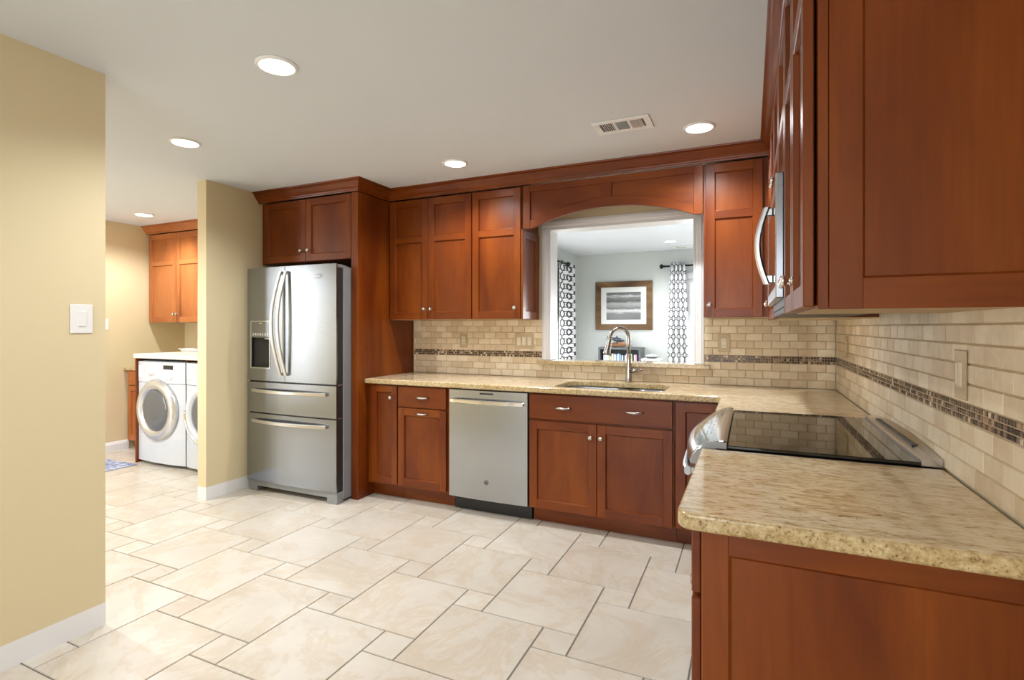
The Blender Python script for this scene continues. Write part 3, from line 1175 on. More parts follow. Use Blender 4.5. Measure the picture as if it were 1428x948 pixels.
# ================================================================== WORKTOPS
def slab_poly(outer, holes, z0, z1, rnd=0.008):
    b = bmesh.new()
    eds = []
    for loop in [outer] + holes:
        vs = [b.verts.new((x, y, z1)) for x, y in loop]
        for k in range(len(vs)):
            eds.append(b.edges.new((vs[k], vs[(k + 1) % len(vs)])))
    bmesh.ops.triangle_fill(b, edges=eds, use_beauty=True)
    bmesh.ops.recalc_face_normals(b, faces=b.faces[:])
    for f in b.faces:
        if f.normal.z < 0:
            f.normal_flip()
    top = b.faces[:]
    ex = bmesh.ops.extrude_face_region(b, geom=top)
    nv = [g for g in ex['geom'] if isinstance(g, bmesh.types.BMVert)]
    # the extruded copy becomes the top; move the originals down
    nvs = set(nv)
    for v in b.verts:
        v.co.z = z1 if v in nvs else z0
    bmesh.ops.recalc_face_normals(b, faces=b.faces[:])
    # ease the top and bottom arris
    b.normal_update()
    es = [e for e in b.edges if len(e.link_faces) == 2 and abs(e.verts[0].co.z - e.verts[1].co.z) < 1e-6
          and abs(e.link_faces[0].normal.z) + abs(e.link_faces[1].normal.z) < 1.5 and abs(e.link_faces[0].normal.z) + abs(e.link_faces[1].normal.z) > 0.5]
    bmesh.ops.bevel(b, geom=es, offset=rnd, segments=3, affect='EDGES', profile=0.5)
    b.normal_update()
    for f in b.faces:
        f.material_index = 0 if f.normal.z > 0.75 else 1
    return b


def round_corner(x, y, r, a0, a1, n=8):
    return [(x + r * math.cos(a0 + (a1 - a0) * k / n), y + r * math.sin(a0 + (a1 - a0) * k / n)) for k in range(n + 1)]


def rrect(x0, x1, y0, y1, r, n=8):
    return (round_corner(x1 - r, y0 + r, r, -PI / 2, 0, n) + round_corner(x1 - r, y1 - r, r, 0, PI / 2, n)
            + round_corner(x0 + r, y1 - r, r, PI / 2, PI, n) + round_corner(x0 + r, y0 + r, r, PI, 1.5 * PI, n))


def add_raw(mb, b):
    me = bpy.data.meshes.new('t')
    b.to_mesh(me)
    b.free()
    mb.bm.from_mesh(me)
    bpy.data.meshes.remove(me)
    return mb


CB = 0.8765
SX0, SX1, SY0, SY1 = -1.700, -0.985, -0.580, -0.150
sink_hole = rrect(SX0, SX1, SY0, SY1, 0.10)
outer = [(-3.1955, -0.648), (-0.672, -0.648)] + round_corner(-0.672, -0.668, 0.02, PI / 2, 0, 4)[0:0] + [(-0.652, -0.668), (-0.652, RNG1 + 0.006), (-0.0098, RNG1 + 0.006), (-0.0098, -0.0098), (-3.1955, -0.0098)]
ct = add_raw(MB(), slab_poly(outer, [sink_hole], CB, CT)).build('worktop', [M['granite'], M['granite_edge']])
tag(ct, 'speckled golden granite worktop with the sink cut-out, running into the corner', 'worktop')
nr = [(-0.0098, -2.682), (-0.0098, RNG0 - 0.033)] + [(-0.646, RNG0 - 0.033)] + round_corner(-0.646 + 0.035, -2.682 + 0.035, 0.035, PI, 1.5 * PI, 6)
ct = add_raw(MB(), slab_poly(nr, [], CB, CT)).build('worktop', [M['granite'], M['granite_edge']])
tag(ct, 'streaky golden granite worktop piece nearest the camera, right of the range', 'worktop')
sl = add_raw(MB(), slab_poly([(-2.012, -0.062), (-0.752, -0.062), (-0.752, -0.0105), (WX1 - 0.001, -0.0105), (WX1 - 0.001, 0.17), (WX0 + 0.001, 0.17), (WX0 + 0.001, -0.0105), (-2.012, -0.0105)], [], 1.0195, 1.0505, 0.006)).build('granite_ledge', [M['granite'], M['granite_edge']])
tag(sl, 'granite ledge along the bottom of the pass-through above the faucet', 'ledge')

# ---- sink
root = thing('kitchen_sink', 'stainless double-bowl sink set under the granite worktop', 'sink', (-1.34, -0.36, 0.66))


def bowl(x0, x1, y0, y1, depth, r):
    b = bmesh.new()
    rings = []
    for inset, z in ((-0.02, CB - 0.001), (0, CB - 0.001), (0.004, CB - 0.01), (0.012, CB - depth * 0.8), (0.03, CB - depth * 0.96), (0.06, CB - depth)):
        rings.append([b.verts.new((x, y, z)) for x, y in rrect(x0 + inset, x1 - inset, y0 + inset, y1 - inset, max(0.01, r - inset * 0.5))])
    n = len(rings[0])
    for A, B in zip(rings, rings[1:]):
        for k in range(n):
            b.faces.new((A[k], A[(k + 1) % n], B[(k + 1) % n], B[k]))
    b.faces.new(rings[-1])
    bmesh.ops.recalc_face_normals(b, faces=b.faces[:])
    for f in b.faces:
        if f.normal.z < -0.5:
            f.normal_flip()
    return b


for x0, x1, nm in ((SX0 + 0.005, -1.290, 'sink_bowl'), (-1.245, SX1 - 0.005, 'sink_bowl')):
    mb = MB()
    mb.add(bowl(x0, x1, SY0 + 0.005, SY1 - 0.005, 0.20, 0.095), 0, True)
    o = mb.build(nm, M['steel'], root)
    md = o.modifiers.new('thickness', 'SOLIDIFY')
    md.thickness = 0.0015
    cx = (x0 + x1) / 2
    MB().lathe([(0.042, 0.001), (0.040, 0.003), (0.030, 0.002), (0.012, 0.004), (0, 0.005)], (cx, -0.36, CB - 0.20), (0, 0, 1), 20).build('drain', M['chrome'], o)

# ---- faucet
fx, fy = -1.288, -0.098
root = thing('faucet', 'brushed nickel gooseneck faucet with pull-down sprayer behind the sink', 'faucet', (fx, fy, CT))
mb = MB()
mb.lathe([(0.027, 0), (0.027, 0.006), (0.024, 0.012), (0.023, 0.05), (0.0205, 0.10), (0.017, 0.16), (0.0175, 0.188), (0.0185, 0.192), (0.0185, 0.200), (0.015, 0.203)], (fx, fy, CT + 0.0008), (0, 0, 1), 28)
mb.build('faucet_body', M['nickel'], root)
dx, dy = -0.72, -0.69
mb = MB()
path, R = [], 0.076
zb = CT + 0.312
path.append((fx, fy, CT + 0.200))
path.append((fx, fy, zb - 0.03))
for k in range(0, 17):
    a = PI - (PI * 0.99) * k / 16
    q = R + R * math.cos(a)
    path.append((fx + dx * q, fy + dy * q, zb + R * math.sin(a)))
mb.tube(path, 0.0140, 16)
mb.build('spout', M['nickel'], root)
e = Vector(path[-1])
dr = (Vector(path[-1]) - Vector(path[-2])).normalized()
dr = (dr + Vector((dx * 0.12, dy * 0.12, 0))).normalized()
mb = MB()
mb.lathe([(0.0135, -0.002), (0.0150, 0.0), (0.0150, 0.006), (0.0160, 0.03), (0.0195, 0.075), (0.0245, 0.108), (0.0245, 0.116), (0.018, 0.118)], e, dr, 24)
mb.build('spray_head', M['nickel'], root)
mb = MB()
lv = Vector((0.93, -0.36, 0)).normalized()
o0 = Vector((fx, fy, CT + 0.085))
mb.lathe([(0.018, 0.0), (0.018, 0.062), (0.0165, 0.066), (0.008, 0.068)], o0, lv, 22)
mb.tube([o0 + lv * 0.060, o0 + lv * 0.075 + Vector((0, 0, 0.002)), o0 + lv * 0.095 + Vector((0, 0, 0.008)), o0 + lv * 0.112 + Vector((0, 0, 0.012))], [0.008, 0.006, 0.0065, 0.0075], 14)
mb.build('lever_handle', M['nickel'], root)


# ================================================================== REFRIGERATOR
FX0, FX1, FYF = -4.193, -3.266, -0.880
FH = 1.777
root = thing('refrigerator', 'stainless french-door refrigerator with water dispenser and two bottom drawers', 'refrigerator', ((FX0 + FX1) / 2, -0.45, 0))
mb = MB()
mb.box(FX0, FX1, -0.800, -0.04, 0.02, 1.755, 0.004, 0)
# sloped hinge cover along the top front
mb.prism([(-0.868, 1.757), (-0.868, 1.774), (-0.80, 1.774), (-0.70, 1.756), (-0.70, 1.74), (-0.80, 1.74)], FX1 - 0.09, FX1 - 0.006, lambda u, v, w: (w, u, v), 0, 0.002)
mb.prism([(-0.868, 1.757), (-0.868, 1.774), (-0.80, 1.774), (-0.70, 1.756), (-0.70, 1.74), (-0.80, 1.74)], FX0 + 0.006, FX0 + 0.09, lambda u, v, w: (w, u, v), 0, 0.002)
mb.build('refrigerator_body', M['greycase'], root)
mb = MB()
mb.box(FX0 + 0.012, FX1 - 0.006, -0.864, -0.801, 0.088, 1.752, 0.002)
mb.build('door_gasket', M['gasket'], root)
mb = MB()
mb.box(FX0 + 0.004, FX1, -0.868, -0.802, 0.040, 0.083, 0.003)
for a, b in ((FX0 + 0.004, FX0 + 0.10), (FX1 - 0.10, FX1)):
    mb.box(a, b, -0.868, -0.802, 0.001, 0.044, 0.003)
mb.build('base_grille', M['greycase'], root)


def bowed_front(x0, x1, z0, z1, bow=0.012, th=0.016, cut=None):
    """door skin: front gently convex across the whole refrigerator width"""
    mb = MB()
    n = 14
    cx, hw = (FX0 + FX1) / 2, (FX1 - FX0) / 2

    def yf(x):
        return FYF + 0.004 - bow * (1 - ((x - cx) / hw) ** 2)
    X = [x0 + (x1 - x0) * k / n for k in range(n + 1)]
    rects = [(z0, z1, x0, x1)] if not cut else [(z0, cut[2], x0, x1), (cut[3], z1, x0, x1), (cut[2], cut[3], x0, cut[0]), (cut[2], cut[3], cut[1], x1)]
    for a, b, xa, xb in rects:
        Xs = [xa + (xb - xa) * k / n for k in range(n + 1)]
        pts = [(x, yf(x)) for x in Xs] + [(xb, FYF + th), (xa, FYF + th)]
        mb.prism(pts, a, b, None, 0)
    return mb, yf


split = -3.770
parts = {}
DX0, DX1, DZ0, DZ1 = -4.142, -3.932, 0.985, 1.352
for nm, x0, x1, cut in (('left', FX0, split - 0.003, (DX0, DX1, DZ0, DZ1)), ('right', split + 0.003, FX1, None)):
    mb, yf = bowed_front(x0, x1, 0.884, FH, cut=cut)
    d = mb.build('door', M['steel'], root, label='left refrigerator door with the dispenser' if cut else 'right refrigerator door with the emblem')
    parts[nm] = d
    # bowed bar handle
    hx = split - 0.025 if nm == 'left' else split + 0.030
    sgn = -1 if nm == 'left' else -1
    path = []
    for k in range(25):
        q = k / 24
        s_ = math.sin(PI * q)
        path.append((hx - 0.045 * s_ if nm == 'left' else hx - 0.035 * s_, yf(hx) - 0.018 - 0.048 * s_, 0.935 + 0.80 * q))
    h = MB().ribbon(path, (1, 0, 0), 0.026, (0, 1, 0), 0.016)
    for z in (0.945, 1.725):
        h.box(hx - 0.010, hx + 0.010, yf(hx) - 0.016, yf(hx) + 0.001, z - 0.012, z + 0.012, 0.002)
    h.build('door_handle', M['steel_handle'], d)
d = parts['left']
mb = MB()
yd = yf(-4.03) if False else FYF - 0.004
fbox(mb, face_front(yd), DX0 - 0.006, DX0 + 0.004, DZ0 - 0.006, DZ1 + 0.006, -0.012, 0.0035, 0.0015)
fbox(mb, face_front(yd), DX1 - 0.004, DX1 + 0.006, DZ0 - 0.006, DZ1 + 0.006, -0.012, 0.0060, 0.0015)
fbox(mb, face_front(yd), DX0 + 0.004, DX1 - 0.004, DZ0 - 0.006, DZ0 + 0.004, -0.012, 0.0050, 0.0015)
fbox(mb, face_front(yd), DX0 + 0.004, DX1 - 0.004, DZ1 - 0.004, DZ1 + 0.006, -0.012, 0.0050, 0.0015)
mb.build('dispenser_frame', M['steel_handle'], d)
mb = MB()
fbox(mb, face_front(yd), DX0 + 0.004, DX1 - 0.004, 1.225, DZ1 - 0.004, -0.014, 0.001, 0.001, 0)
for k in range(7):
    u = DX0 + 0.026 + k * 0.0262
    fbox(mb, face_front(yd), u - 0.008, u + 0.008, 1.243, 1.247 + 0.003 * (k % 2), 0.001, 0.0018, 0, 1)
    fbox(mb, face_front(yd), u - 0.004, u + 0.005, 1.254, 1.260, 0.001, 0.0018, 0, 1)
fbox(mb, face_front(yd), -4.050, -4.022, 1.336, 1.340, 0.001, 0.0018, 0, 1)
mb.build('dispenser_panel', [M['steel'], M['white']], d)
mb = MB()
fr = face_front(yd)
x0, x1, z0, z1 = DX0 + 0.004, DX1 - 0.004, DZ0 + 0.004, 1.225
fbox(mb, fr, x0, x1, z0, z1, -0.072, -0.066)
fbox(mb, fr, x0, x0 + 0.003, z0, z1, -0.068, -0.002)
fbox(mb, fr, x1 - 0.003, x1, z0, z1, -0.068, -0.002)
fbox(mb, fr, x0, x1, z0, z0 + 0.004, -0.068, 0.002)
fbox(mb, fr, x0, x1, z1 - 0.003, z1, -0.068, -0.002)
fbox(mb, fr, -4.06, -4.015, 1.06, 1.19, -0.066, -0.05, 0.004)
mb.build('dispenser_recess', M['black'], d)
mb = MB()
fbox(mb, fr, -4.000, DX1 - 0.010, 1.210, 1.222, -0.03, -0.004, 0.002)
mb.build('dispenser_nozzle', M['steel_handle'], d)
# emblem: a flattened ring round a row of small raised strokes
mb = MB()
yl = FYF - 0.006
ring = [(-3.452 + 0.048 * math.cos(a), yl - 0.003, 1.690 + 0.016 * math.sin(a)) for a in (2 * PI * k / 40 for k in range(28, 41 + 8))]
mb.tube(ring, 0.0016, 6)
for k, (u, v, hh) in enumerate(((-3.488, 1.700, 0.010), (-3.476, 1.700, 0.012), (-3.464, 1.699, 0.008), (-3.453, 1.699, 0.011), (-3.442, 1.699, 0.008), (-3.431, 1.699, 0.008), (-3.420, 1.699, 0.008), (-3.409, 1.700, 0.012))):
    fbox(mb, face_front(yl + 0.001), u - 0.0035, u + 0.0035, v - hh / 2, v + hh / 2, 0, 0.003, 0.0008)
mb.build('emblem', M['pewter'], parts['right'])
for lab, z0, z1, hz in (('upper refrigerator drawer', 0.633, 0.871, 0.800), ('deep bottom freezer drawer', 0.087, 0.622, 0.560)):
    mb, yf = bowed_front(FX0, FX1, z0, z1)
    d = mb.build('drawer', M['steel'], root, label=lab)
    path = []
    for k in range(25):
        q = k / 24
        x = FX0 + 0.075 + (FX1 - FX0 - 0.160) * q
        path.append((x, yf(x) - 0.014 - 0.042 * math.sin(PI * q) ** 0.8, hz + 0.006))
    h = MB().ribbon(path, (0, 0, 1), 0.028, (0, 1, 0), 0.016)
    for x in (FX0 + 0.085, FX1 - 0.095):
        h.box(x - 0.012, x + 0.012, yf(x) - 0.020, yf(x) + 0.001, hz - 0.006, hz + 0.018, 0.002)
    h.build('drawer_handle', M['steel_handle'], d)
for z in (0.877, 0.628):
    MB().box(FX1 - 0.07, FX1 - 0.002, -0.852, -0.803, z - 0.005, z + 0.005, 0.001).build('hinge', M['steel_handle'], root)

# ================================================================== DISHWASHER
root = thing('dishwasher', 'stainless dishwasher with bar handle between the base cabinets', 'dishwasher', (-2.155, -0.3, 0))
wx0, wx1 = -2.4535, -1.8505
MB().box(wx0 - 0.007, wx1 + 0.004, -0.598, -0.02, 0.10, 0.872).build('dishwasher_body', M['black'], root)
MB().box(wx0, wx1, -0.545, -0.02, 0.001, 0.098).build('toe_kick', M['black'], root)
mb = MB()
n = 20
cx, hw = (wx0 + wx1) / 2, (wx1 - wx0) / 2
pts = [(wx0 + 2 * hw * k / n, -0.628 - 0.008 * (1 - (2 * k / n - 1) ** 2)) for k in range(n + 1)] + [(wx1, -0.600), (wx0, -0.600)]
mb.prism(pts, 0.112, 0.866)
d = mb.build('door', M['steel_v'], root)
path = []
for k in range(21):
    q = k / 20
    path.append((wx0 + 0.022 + (2 * hw - 0.044) * q, -0.650 - 0.028 * math.sin(PI * q) ** 0.7, 0.792))
h = MB().ribbon(path, (0, 0, 1), 0.030, (0, 1, 0), 0.014)
for x in (wx0 + 0.030, wx1 - 0.030):
    h.box(x - 0.010, x + 0.010, -0.652, -0.626, 0.780, 0.804, 0.002)
h.build('door_handle', M['chrome'], d)
MB().box(-2.205, -2.100, -0.6372, -0.634, 0.842, 0.853, 0.001).build('vent_slot', M['black'], d)
mb = MB()
bc = Vector((-2.153, -0.6365, 0.238))
mb.disc_ring(bc, (0, 1, 0), 0.0150, 0.0016, 28)
mb.disc_ring(bc + Vector((-0.004, 0, 0)), (0, 1, 0), 0.006, 0.0016, 16)
mb.tube([bc + Vector((0.003, 0, 0.008)), bc + Vector((0.006, 0, 0)), bc + Vector((0.003, 0, -0.009)), bc + Vector((-0.003, 0, -0.008))], 0.0015, 6)
mb.build('emblem', M['iron'], d)

# ================================================================== RANGE
root = thing('range', 'slide-in electric range with black glass cooktop between the worktops', 'range', (-0.33, (RNG0 + RNG1) / 2, 0))
ry0, ry1 = RNG0, RNG1
MB().box(-0.600, -0.02, ry0, ry1, 0.02, 0.900, 0.003).build('range_body', M['greycase'], root)
gy0, gy1 = RNG0 - 0.022, RNG1 + 0.002
MB().box(-0.568, -0.058, gy0, gy1, 0.9155, 0.926, 0.002).build('glass_cooktop', M['blackglass'], root)
# bowed control fascia
fy0, fy1 = RNG0 - 0.030, RNG1 + 0.003


def fx_(y, t_):
    q = 1 - ((y - (fy0 + fy1) / 2) / ((fy1 - fy0) / 2)) ** 2
    return -0.570 - t_ * (0.105 + 0.042 * q)


NT_ = [(0.0, 0.934), (0.10, 0.938), (0.22, 0.936), (0.55, 0.926), (0.85, 0.908), (1.0, 0.884), (1.04, 0.860)]
b = bmesh.new()
N = 24
grid = []
for t_, z in NT_:
    grid.append([b.verts.new((fx_(fy0 + (fy1 - fy0) * k / N, t_), fy0 + (fy1 - fy0) * k / N, z)) for k in range(N + 1)])
low_ = [b.verts.new((-0.602, fy0 + (fy1 - fy0) * k / N, 0.855)) for k in range(N + 1)]
inn = [b.verts.new((-0.602, fy0 + (fy1 - fy0) * k / N, 0.9155)) for k in range(N + 1)]
inn2 = [b.verts.new((-0.570, fy0 + (fy1 - fy0) * k / N, 0.9155)) for k in range(N + 1)]
rows = grid + [low_, inn, inn2]
m_ix = []
for r0, (A, B) in enumerate(zip(rows, rows[1:] + rows[:1])):
    for k in range(N):
        f = b.faces.new((A[k], B[k], B[k + 1], A[k + 1]))
        m_ix.append((f, 1 if r0 in (2, 3) else 0))
e1_ = b.faces.new([r_[0] for r_ in rows])
e2_ = b.faces.new([r_[-1] for r_ in rows][::-1])
bmesh.ops.recalc_face_normals(b, faces=b.faces[:])
for f, i in m_ix:
    f.material_index = i
    f.smooth = True
e1_.material_index = e2_.material_index = 2
mb = MB()
me = bpy.data.meshes.new('t')
b.to_mesh(me)
b.free()
mb.bm.from_mesh(me)
panel = mb.build('control_panel', [M['steel_handle'], M['mirrorpanel'], M['greycase']], root)
# oven door with handle
MB().box(-0.632, -0.602, ry0 + 0.004, ry1 - 0.004, 0.24, 0.848, 0.004).build('oven_door', M['steel_v'], root)
dr_ = [o for o in root.children if o.name.startswith('oven_door')][0]
MB().box(-0.6335, -0.6322, ry0 + 0.10, ry1 - 0.10, 0.36, 0.70).build('oven_window', M['blackglass'], dr_)
path = []
for k in range(21):
    q = k / 20
    path.append((-0.692 - 0.022 * math.sin(PI * q) ** 0.5, ry0 - 0.004 + (ry1 - ry0 + 0.008) * q, 0.828))
h = MB().ribbon(path, (0, 0, 1), 0.030, (1, 0, 0), 0.020)
for y in (ry0 + 0.02, ry1 - 0.02):
    h.box(-0.70, -0.631, y - 0.014, y + 0.014, 0.817, 0.839, 0.003)
h.build('oven_handle', M['steel_v'], dr_)
MB().box(-0.630, -0.602, ry0 + 0.004, ry1 - 0.004, 0.06, 0.232, 0.004).build('warming_drawer', M['steel_v'], root)
# raised back rail with the oven vent slot
mb = MB()
yy0, yy1 = RNG0 - 0.022, RNG1 + 0.004
N = 20
b = bmesh.new()
rowsb = []
prof = lambda q: [(-0.060, 0.9155), (-0.060, 0.931), (-0.056, 0.936), (-0.036 , 0.938 + 0.006 * q), (-0.016, 0.940 + 0.016 * q), (-0.0105, 0.936 + 0.016 * q), (-0.0105, 0.9155)]
for k in range(N + 1):
    s_ = k / N
    q = 1 - (2 * s_ - 1) ** 2
    y = yy0 + (yy1 - yy0) * s_
    rowsb.append([b.verts.new((x, y, z)) for x, z in prof(q)])
n = 7
for A, B in zip(rowsb, rowsb[1:]):
    for k in range(n):
        b.faces.new((A[k], A[(k + 1) % n], B[(k + 1) % n], B[k]))
b.faces.new(rowsb[0])
b.faces.new(rowsb[-1][::-1])
bmesh.ops.recalc_face_normals(b, faces=b.faces[:])
mb.add(b)
rail = mb.build('back_rail', M['steel_handle'], root)
mb = MB()
mb.prism([(yy0 + 0.16, 0.9405), (yy1 - 0.12, 0.9405), (yy1 - 0.12, 0.9475), (yy1 - 0.30, 0.9497), (yy0 + 0.30, 0.9497), (yy0 + 0.16, 0.9485)], -0.046, -0.028, lambda u, v, w: (w, u, v - 0.0035))
mb.build('vent_slot', M['black'], rail)

# ================================================================== MICROWAVE
root = thing('microwave', 'over-the-range stainless microwave with bowed vertical handle', 'microwave', (-0.2, (RNG0 + RNG1) / 2, MWZ0))
my0, my1 = RNG0 + 0.001, RNG1 - 0.001
MB().box(-0.404, -0.0105, my0, my1, MWZ0, MWZ1, 0.002).build('microwave_body', M['charcoal'], root)
mb = MB().box(-0.404, -0.150, my0 + 0.004, my1 - 0.004, MWZ0 - 0.022, MWZ0 - 0.0005, 0.002)
mb.build('vent_hood_base', M['black'], root)
mb = MB()
mb.box(-0.428, -0.4045, my0, my1, MWZ0 + 0.028, MWZ0 + 0.07, 0.003)
mb.box(-0.428, -0.4045, my0, my1, MWZ1 - 0.045, MWZ1, 0.003)
mb.box(-0.428, -0.4045, my0, my0 + 0.03, MWZ0 + 0.065, MWZ1 - 0.04, 0.003)
mb.box(-0.428, -0.4045, my1 - 0.03, my1, MWZ0 + 0.065, MWZ1 - 0.04, 0.003)
d = mb.build('door', M['steel_v'], root)
MB().box(-0.4265, -0.4055, my0 + 0.029, my1 - 0.029, MWZ0 + 0.066, MWZ1 - 0.041, 0.001).build('door_glass', M['blackglass'], d)
path = []
hy = -1.745
for k in range(21):
    q = k / 20
    path.append((-0.446 - 0.030 * math.sin(PI * q), hy, 1.462 + 0.275 * q))
h = MB().ribbon(path, (0, 1, 0), 0.036, (1, 0, 0), 0.022)
for z in (1.480, 1.720):
    h.box(-0.448, -0.4262, hy - 0.012, hy + 0.012, z - 0.014, z + 0.014, 0.003)
h.build('door_handle', M['steel_handle'], d)


# ================================================================== SWITCHES AND OUTLETS
def plate(label, cat, fr, u, v, w, h, kinds, mats, depth=0.0095):
    """kinds: list of 'rocker'/'outlet'"""
    o = Vector(fr(u, v, 0))
    r = thing('light_switch' if cat == 'switch' else 'wall_outlet', label, cat, o)
    mb = MB()
    fbox(mb, fr, u - w / 2, u + w / 2, v - h / 2, v + h / 2, depth - 0.0002, depth + 0.004, 0.0018)
    mb.build('cover_plate', M[mats[0]], r)
    n = len(kinds)
    for k, kd in enumerate(kinds):
        c = u + (k - (n - 1) / 2) * 0.046
        if kd == 'rocker':
            mb = MB()
            fbox(mb, fr, c - 0.0165, c + 0.0165, v - 0.033, v + 0.033, depth + 0.002, depth + 0.0075, 0.002)
            mb.build('rocker', M[mats[1]], r)
        elif kd == 'slider':
            mb = MB()
            fbox(mb, fr, c - 0.0165, c + 0.0165, v - 0.033, v + 0.033, depth + 0.002, depth + 0.0065, 0.002)
            fbox(mb, fr, c + 0.006, c + 0.012, v - 0.028, v + 0.028, depth + 0.006, depth + 0.0095, 0.001)
            mb.build('rocker', M[mats[1]], r)
        else:
            mb = MB()
            fbox(mb, fr, c - 0.0165, c + 0.0165, v - 0.033, v + 0.033, depth + 0.002, depth + 0.0065, 0.002, 0)
            for dv in (-0.017, 0.017):
                for du in (-0.006, 0.006):
                    fbox(mb, fr, c + du - 0.0012, c + du + 0.0012, v + dv - 0.005, v + dv + 0.005, depth + 0.006, depth + 0.0069, 0, 1)
                fbox(mb, fr, c - 0.002, c + 0.002, v + dv - 0.011, v + dv - 0.008, depth + 0.006, depth + 0.0069, 0, 1)
            mb.build('socket', [M[mats[1]], M['slot']], r)
    return r


ST = ('almond', 'ivory')
plate('tan wall outlet under the two-door cabinet left of the sink', 'outlet', face_front(-0.0008), -2.688, 1.196, 0.074, 0.118, ['outlet'], ST)
plate('tan triple rocker switch plate left of the pass-through', 'switch', face_front(-0.0008), -2.135, 1.195, 0.164, 0.118, ['rocker'] * 3, ST)
plate('tan wall outlet on the back wall right of the pass-through', 'outlet', face_front(-0.0008), -0.662, 1.198, 0.078, 0.120, ['outlet'], ST)
plate('tan dimmer switch on the tiled right wall, nearest the camera', 'switch', face_left(-0.0008), -2.158, 1.187, 0.080, 0.125, ['slider'], ST)
plate('tan wall outlet on the right wall near the room corner', 'outlet', face_left(-0.0008), -0.418, 1.197, 0.076, 0.120, ['outlet'], ST)
plate('white rocker light switch on the cream wall at left', 'switch', face_right(LX), -2.577, 1.343, 0.082, 0.122, ['rocker'], ('white', 'white'), 0.0012)
plate('white light switch on the laundry wall beyond the doorway', 'switch', face_right(-6.62), -0.632, 1.337, 0.080, 0.118, ['rocker'], ('white', 'white'), 0.0012)


# ================================================================== CEILING LAMPS AND VENT
def downlight(label, x, y, group='recessed ceiling lights', r=0.074, gain=1.0):
    t_ = thing('ceiling_light', label, 'ceiling light', (x, y, CEIL - 0.012), group)
    mb = MB()
    mb.lathe([(r + 0.012, 0.0115), (r + 0.012, 0.008), (r + 0.006, 0.003), (r, 0.001), (r - 0.004, 0.003), (r - 0.004, 0.0115)], (x, y, CEIL - 0.012), (0, 0, 1), 40)
    mb.build('trim_ring', M['white'], t_)
    mb = MB()
    mb.lathe([(r - 0.0045, 0.0105), (r - 0.0045, 0.004), (0, 0.0025)], (x, y, CEIL - 0.012), (0, 0, 1), 40)
    mb.build('lens', M['lamp'], t_)
    l = bpy.data.lights.new('lamp_glow', 'SPOT')
    l.energy = LAMP_W * 4 * gain
    l.spot_size = math.radians(150)
    l.spot_blend = 0.7
    l.shadow_soft_size = 0.06
    l.color = (0.965, 0.985, 1.0)
    lo = bpy.data.objects.new('lamp_glow', l)
    COL.objects.link(lo)
    lo.parent = t_
    lo.location = (0, 0, -0.006)
    return t_


d0 = downlight('recessed ceiling light nearest the camera, alone in mid ceiling', -2.332, -2.232)
for lab, x, y in (('recessed ceiling light in front of the yellow partition end', -3.594, -1.789),
                  ('recessed ceiling light above the dishwasher, left of the vent', -2.319, -0.772),
                  ('recessed ceiling light right of the ceiling vent', -0.758, -0.763),
                  ('recessed ceiling light in the room beyond the pass-through', -1.437, 3.172),
                  ('added ceiling light, unseen behind the camera at left', -2.33, -4.3)):  # this last lamp is added for its light, out of view
    copy_tree(d0, (x, y, CEIL - 0.012), lab)


d1 = downlight('recessed ceiling light inside the laundry room', -5.952, -0.632, gain=1.1)
d2 = downlight('added ceiling light, unseen in the hall behind the cream wall, by the laundry', -5.20, -2.3, gain=3.1)  # unseen lamp added to brighten the laundry


def register(label, x0, x1, y0, y1, parts_=True):
    r = thing('ceiling_vent', label, 'vent', ((x0 + x1) / 2, (y0 + y1) / 2, CEIL - 0.012))
    zb, zt = CEIL - 0.012, CEIL - 0.0005
    mb = MB()
    f = 0.036
    mb.box(x0, x1, y0, y0 + f, zb + 0.004, zt, 0.003)
    mb.box(x0, x1, y1 - f, y1, zb + 0.004, zt, 0.003)
    mb.box(x0, x0 + f, y0 + f, y1 - f, zb + 0.004, zt, 0.002)
    mb.box(x1 - f, x1, y0 + f, y1 - f, zb + 0.004, zt, 0.002)
    w = (x1 - x0 - 2 * f) / 3
    for k in (1, 2):
        c = x0 + f + w * k
        mb.box(c - 0.007, c + 0.007, y0 + f, y1 - f, zb + 0.004, zt, 0.001)
    mb.build('vent_frame', M['white'], r)
    MB().box(x0 + f, x1 - f, y0 + f, y1 - f, zt - 0.002, zt, 0).build('vent_duct', M['black'], r)
    mb = MB()
    for s_ in range(3):
        a, b_ = x0 + f + w * s_ + 0.008, x0 + f + w * (s_ + 1) - 0.008
        if s_ == 1:
            for k in range(7):
                y = y0 + f + (y1 - y0 - 2 * f) * (k + 0.5) / 7
                mb.box(-0.0, 0.0 + (b_ - a), -0.0075, 0.0075, -0.0005, 0.0005, 0, 0, 1, Matrix.Translation((a, y, zb + 0.007)) @ Matrix.Rotation(0.75, 4, 'X'))
        else:
            for k in range(6):
                x = a + (b_ - a) * (k + 0.5) / 6
                mb.box(-0.0060, 0.0060, 0, y1 - y0 - 2 * f, -0.0005, 0.0005, 0, 0, 1, Matrix.Translation((x, y0 + f, zb + 0.007)) @ Matrix.Rotation(0.7 if s_ == 0 else -0.9, 4, 'Y'))
    mb.build('louvre_blades', M['white'], r)
    return r


register('white three-bank louvred vent in the kitchen ceiling', -1.292, -0.982, -1.068, -0.880)
register('white ceiling vent in the room beyond the pass-through', -1.478, -1.168, 3.66, 3.83)

# ================================================================== LAUNDRY
LB = 0.219           # laundry back wall face


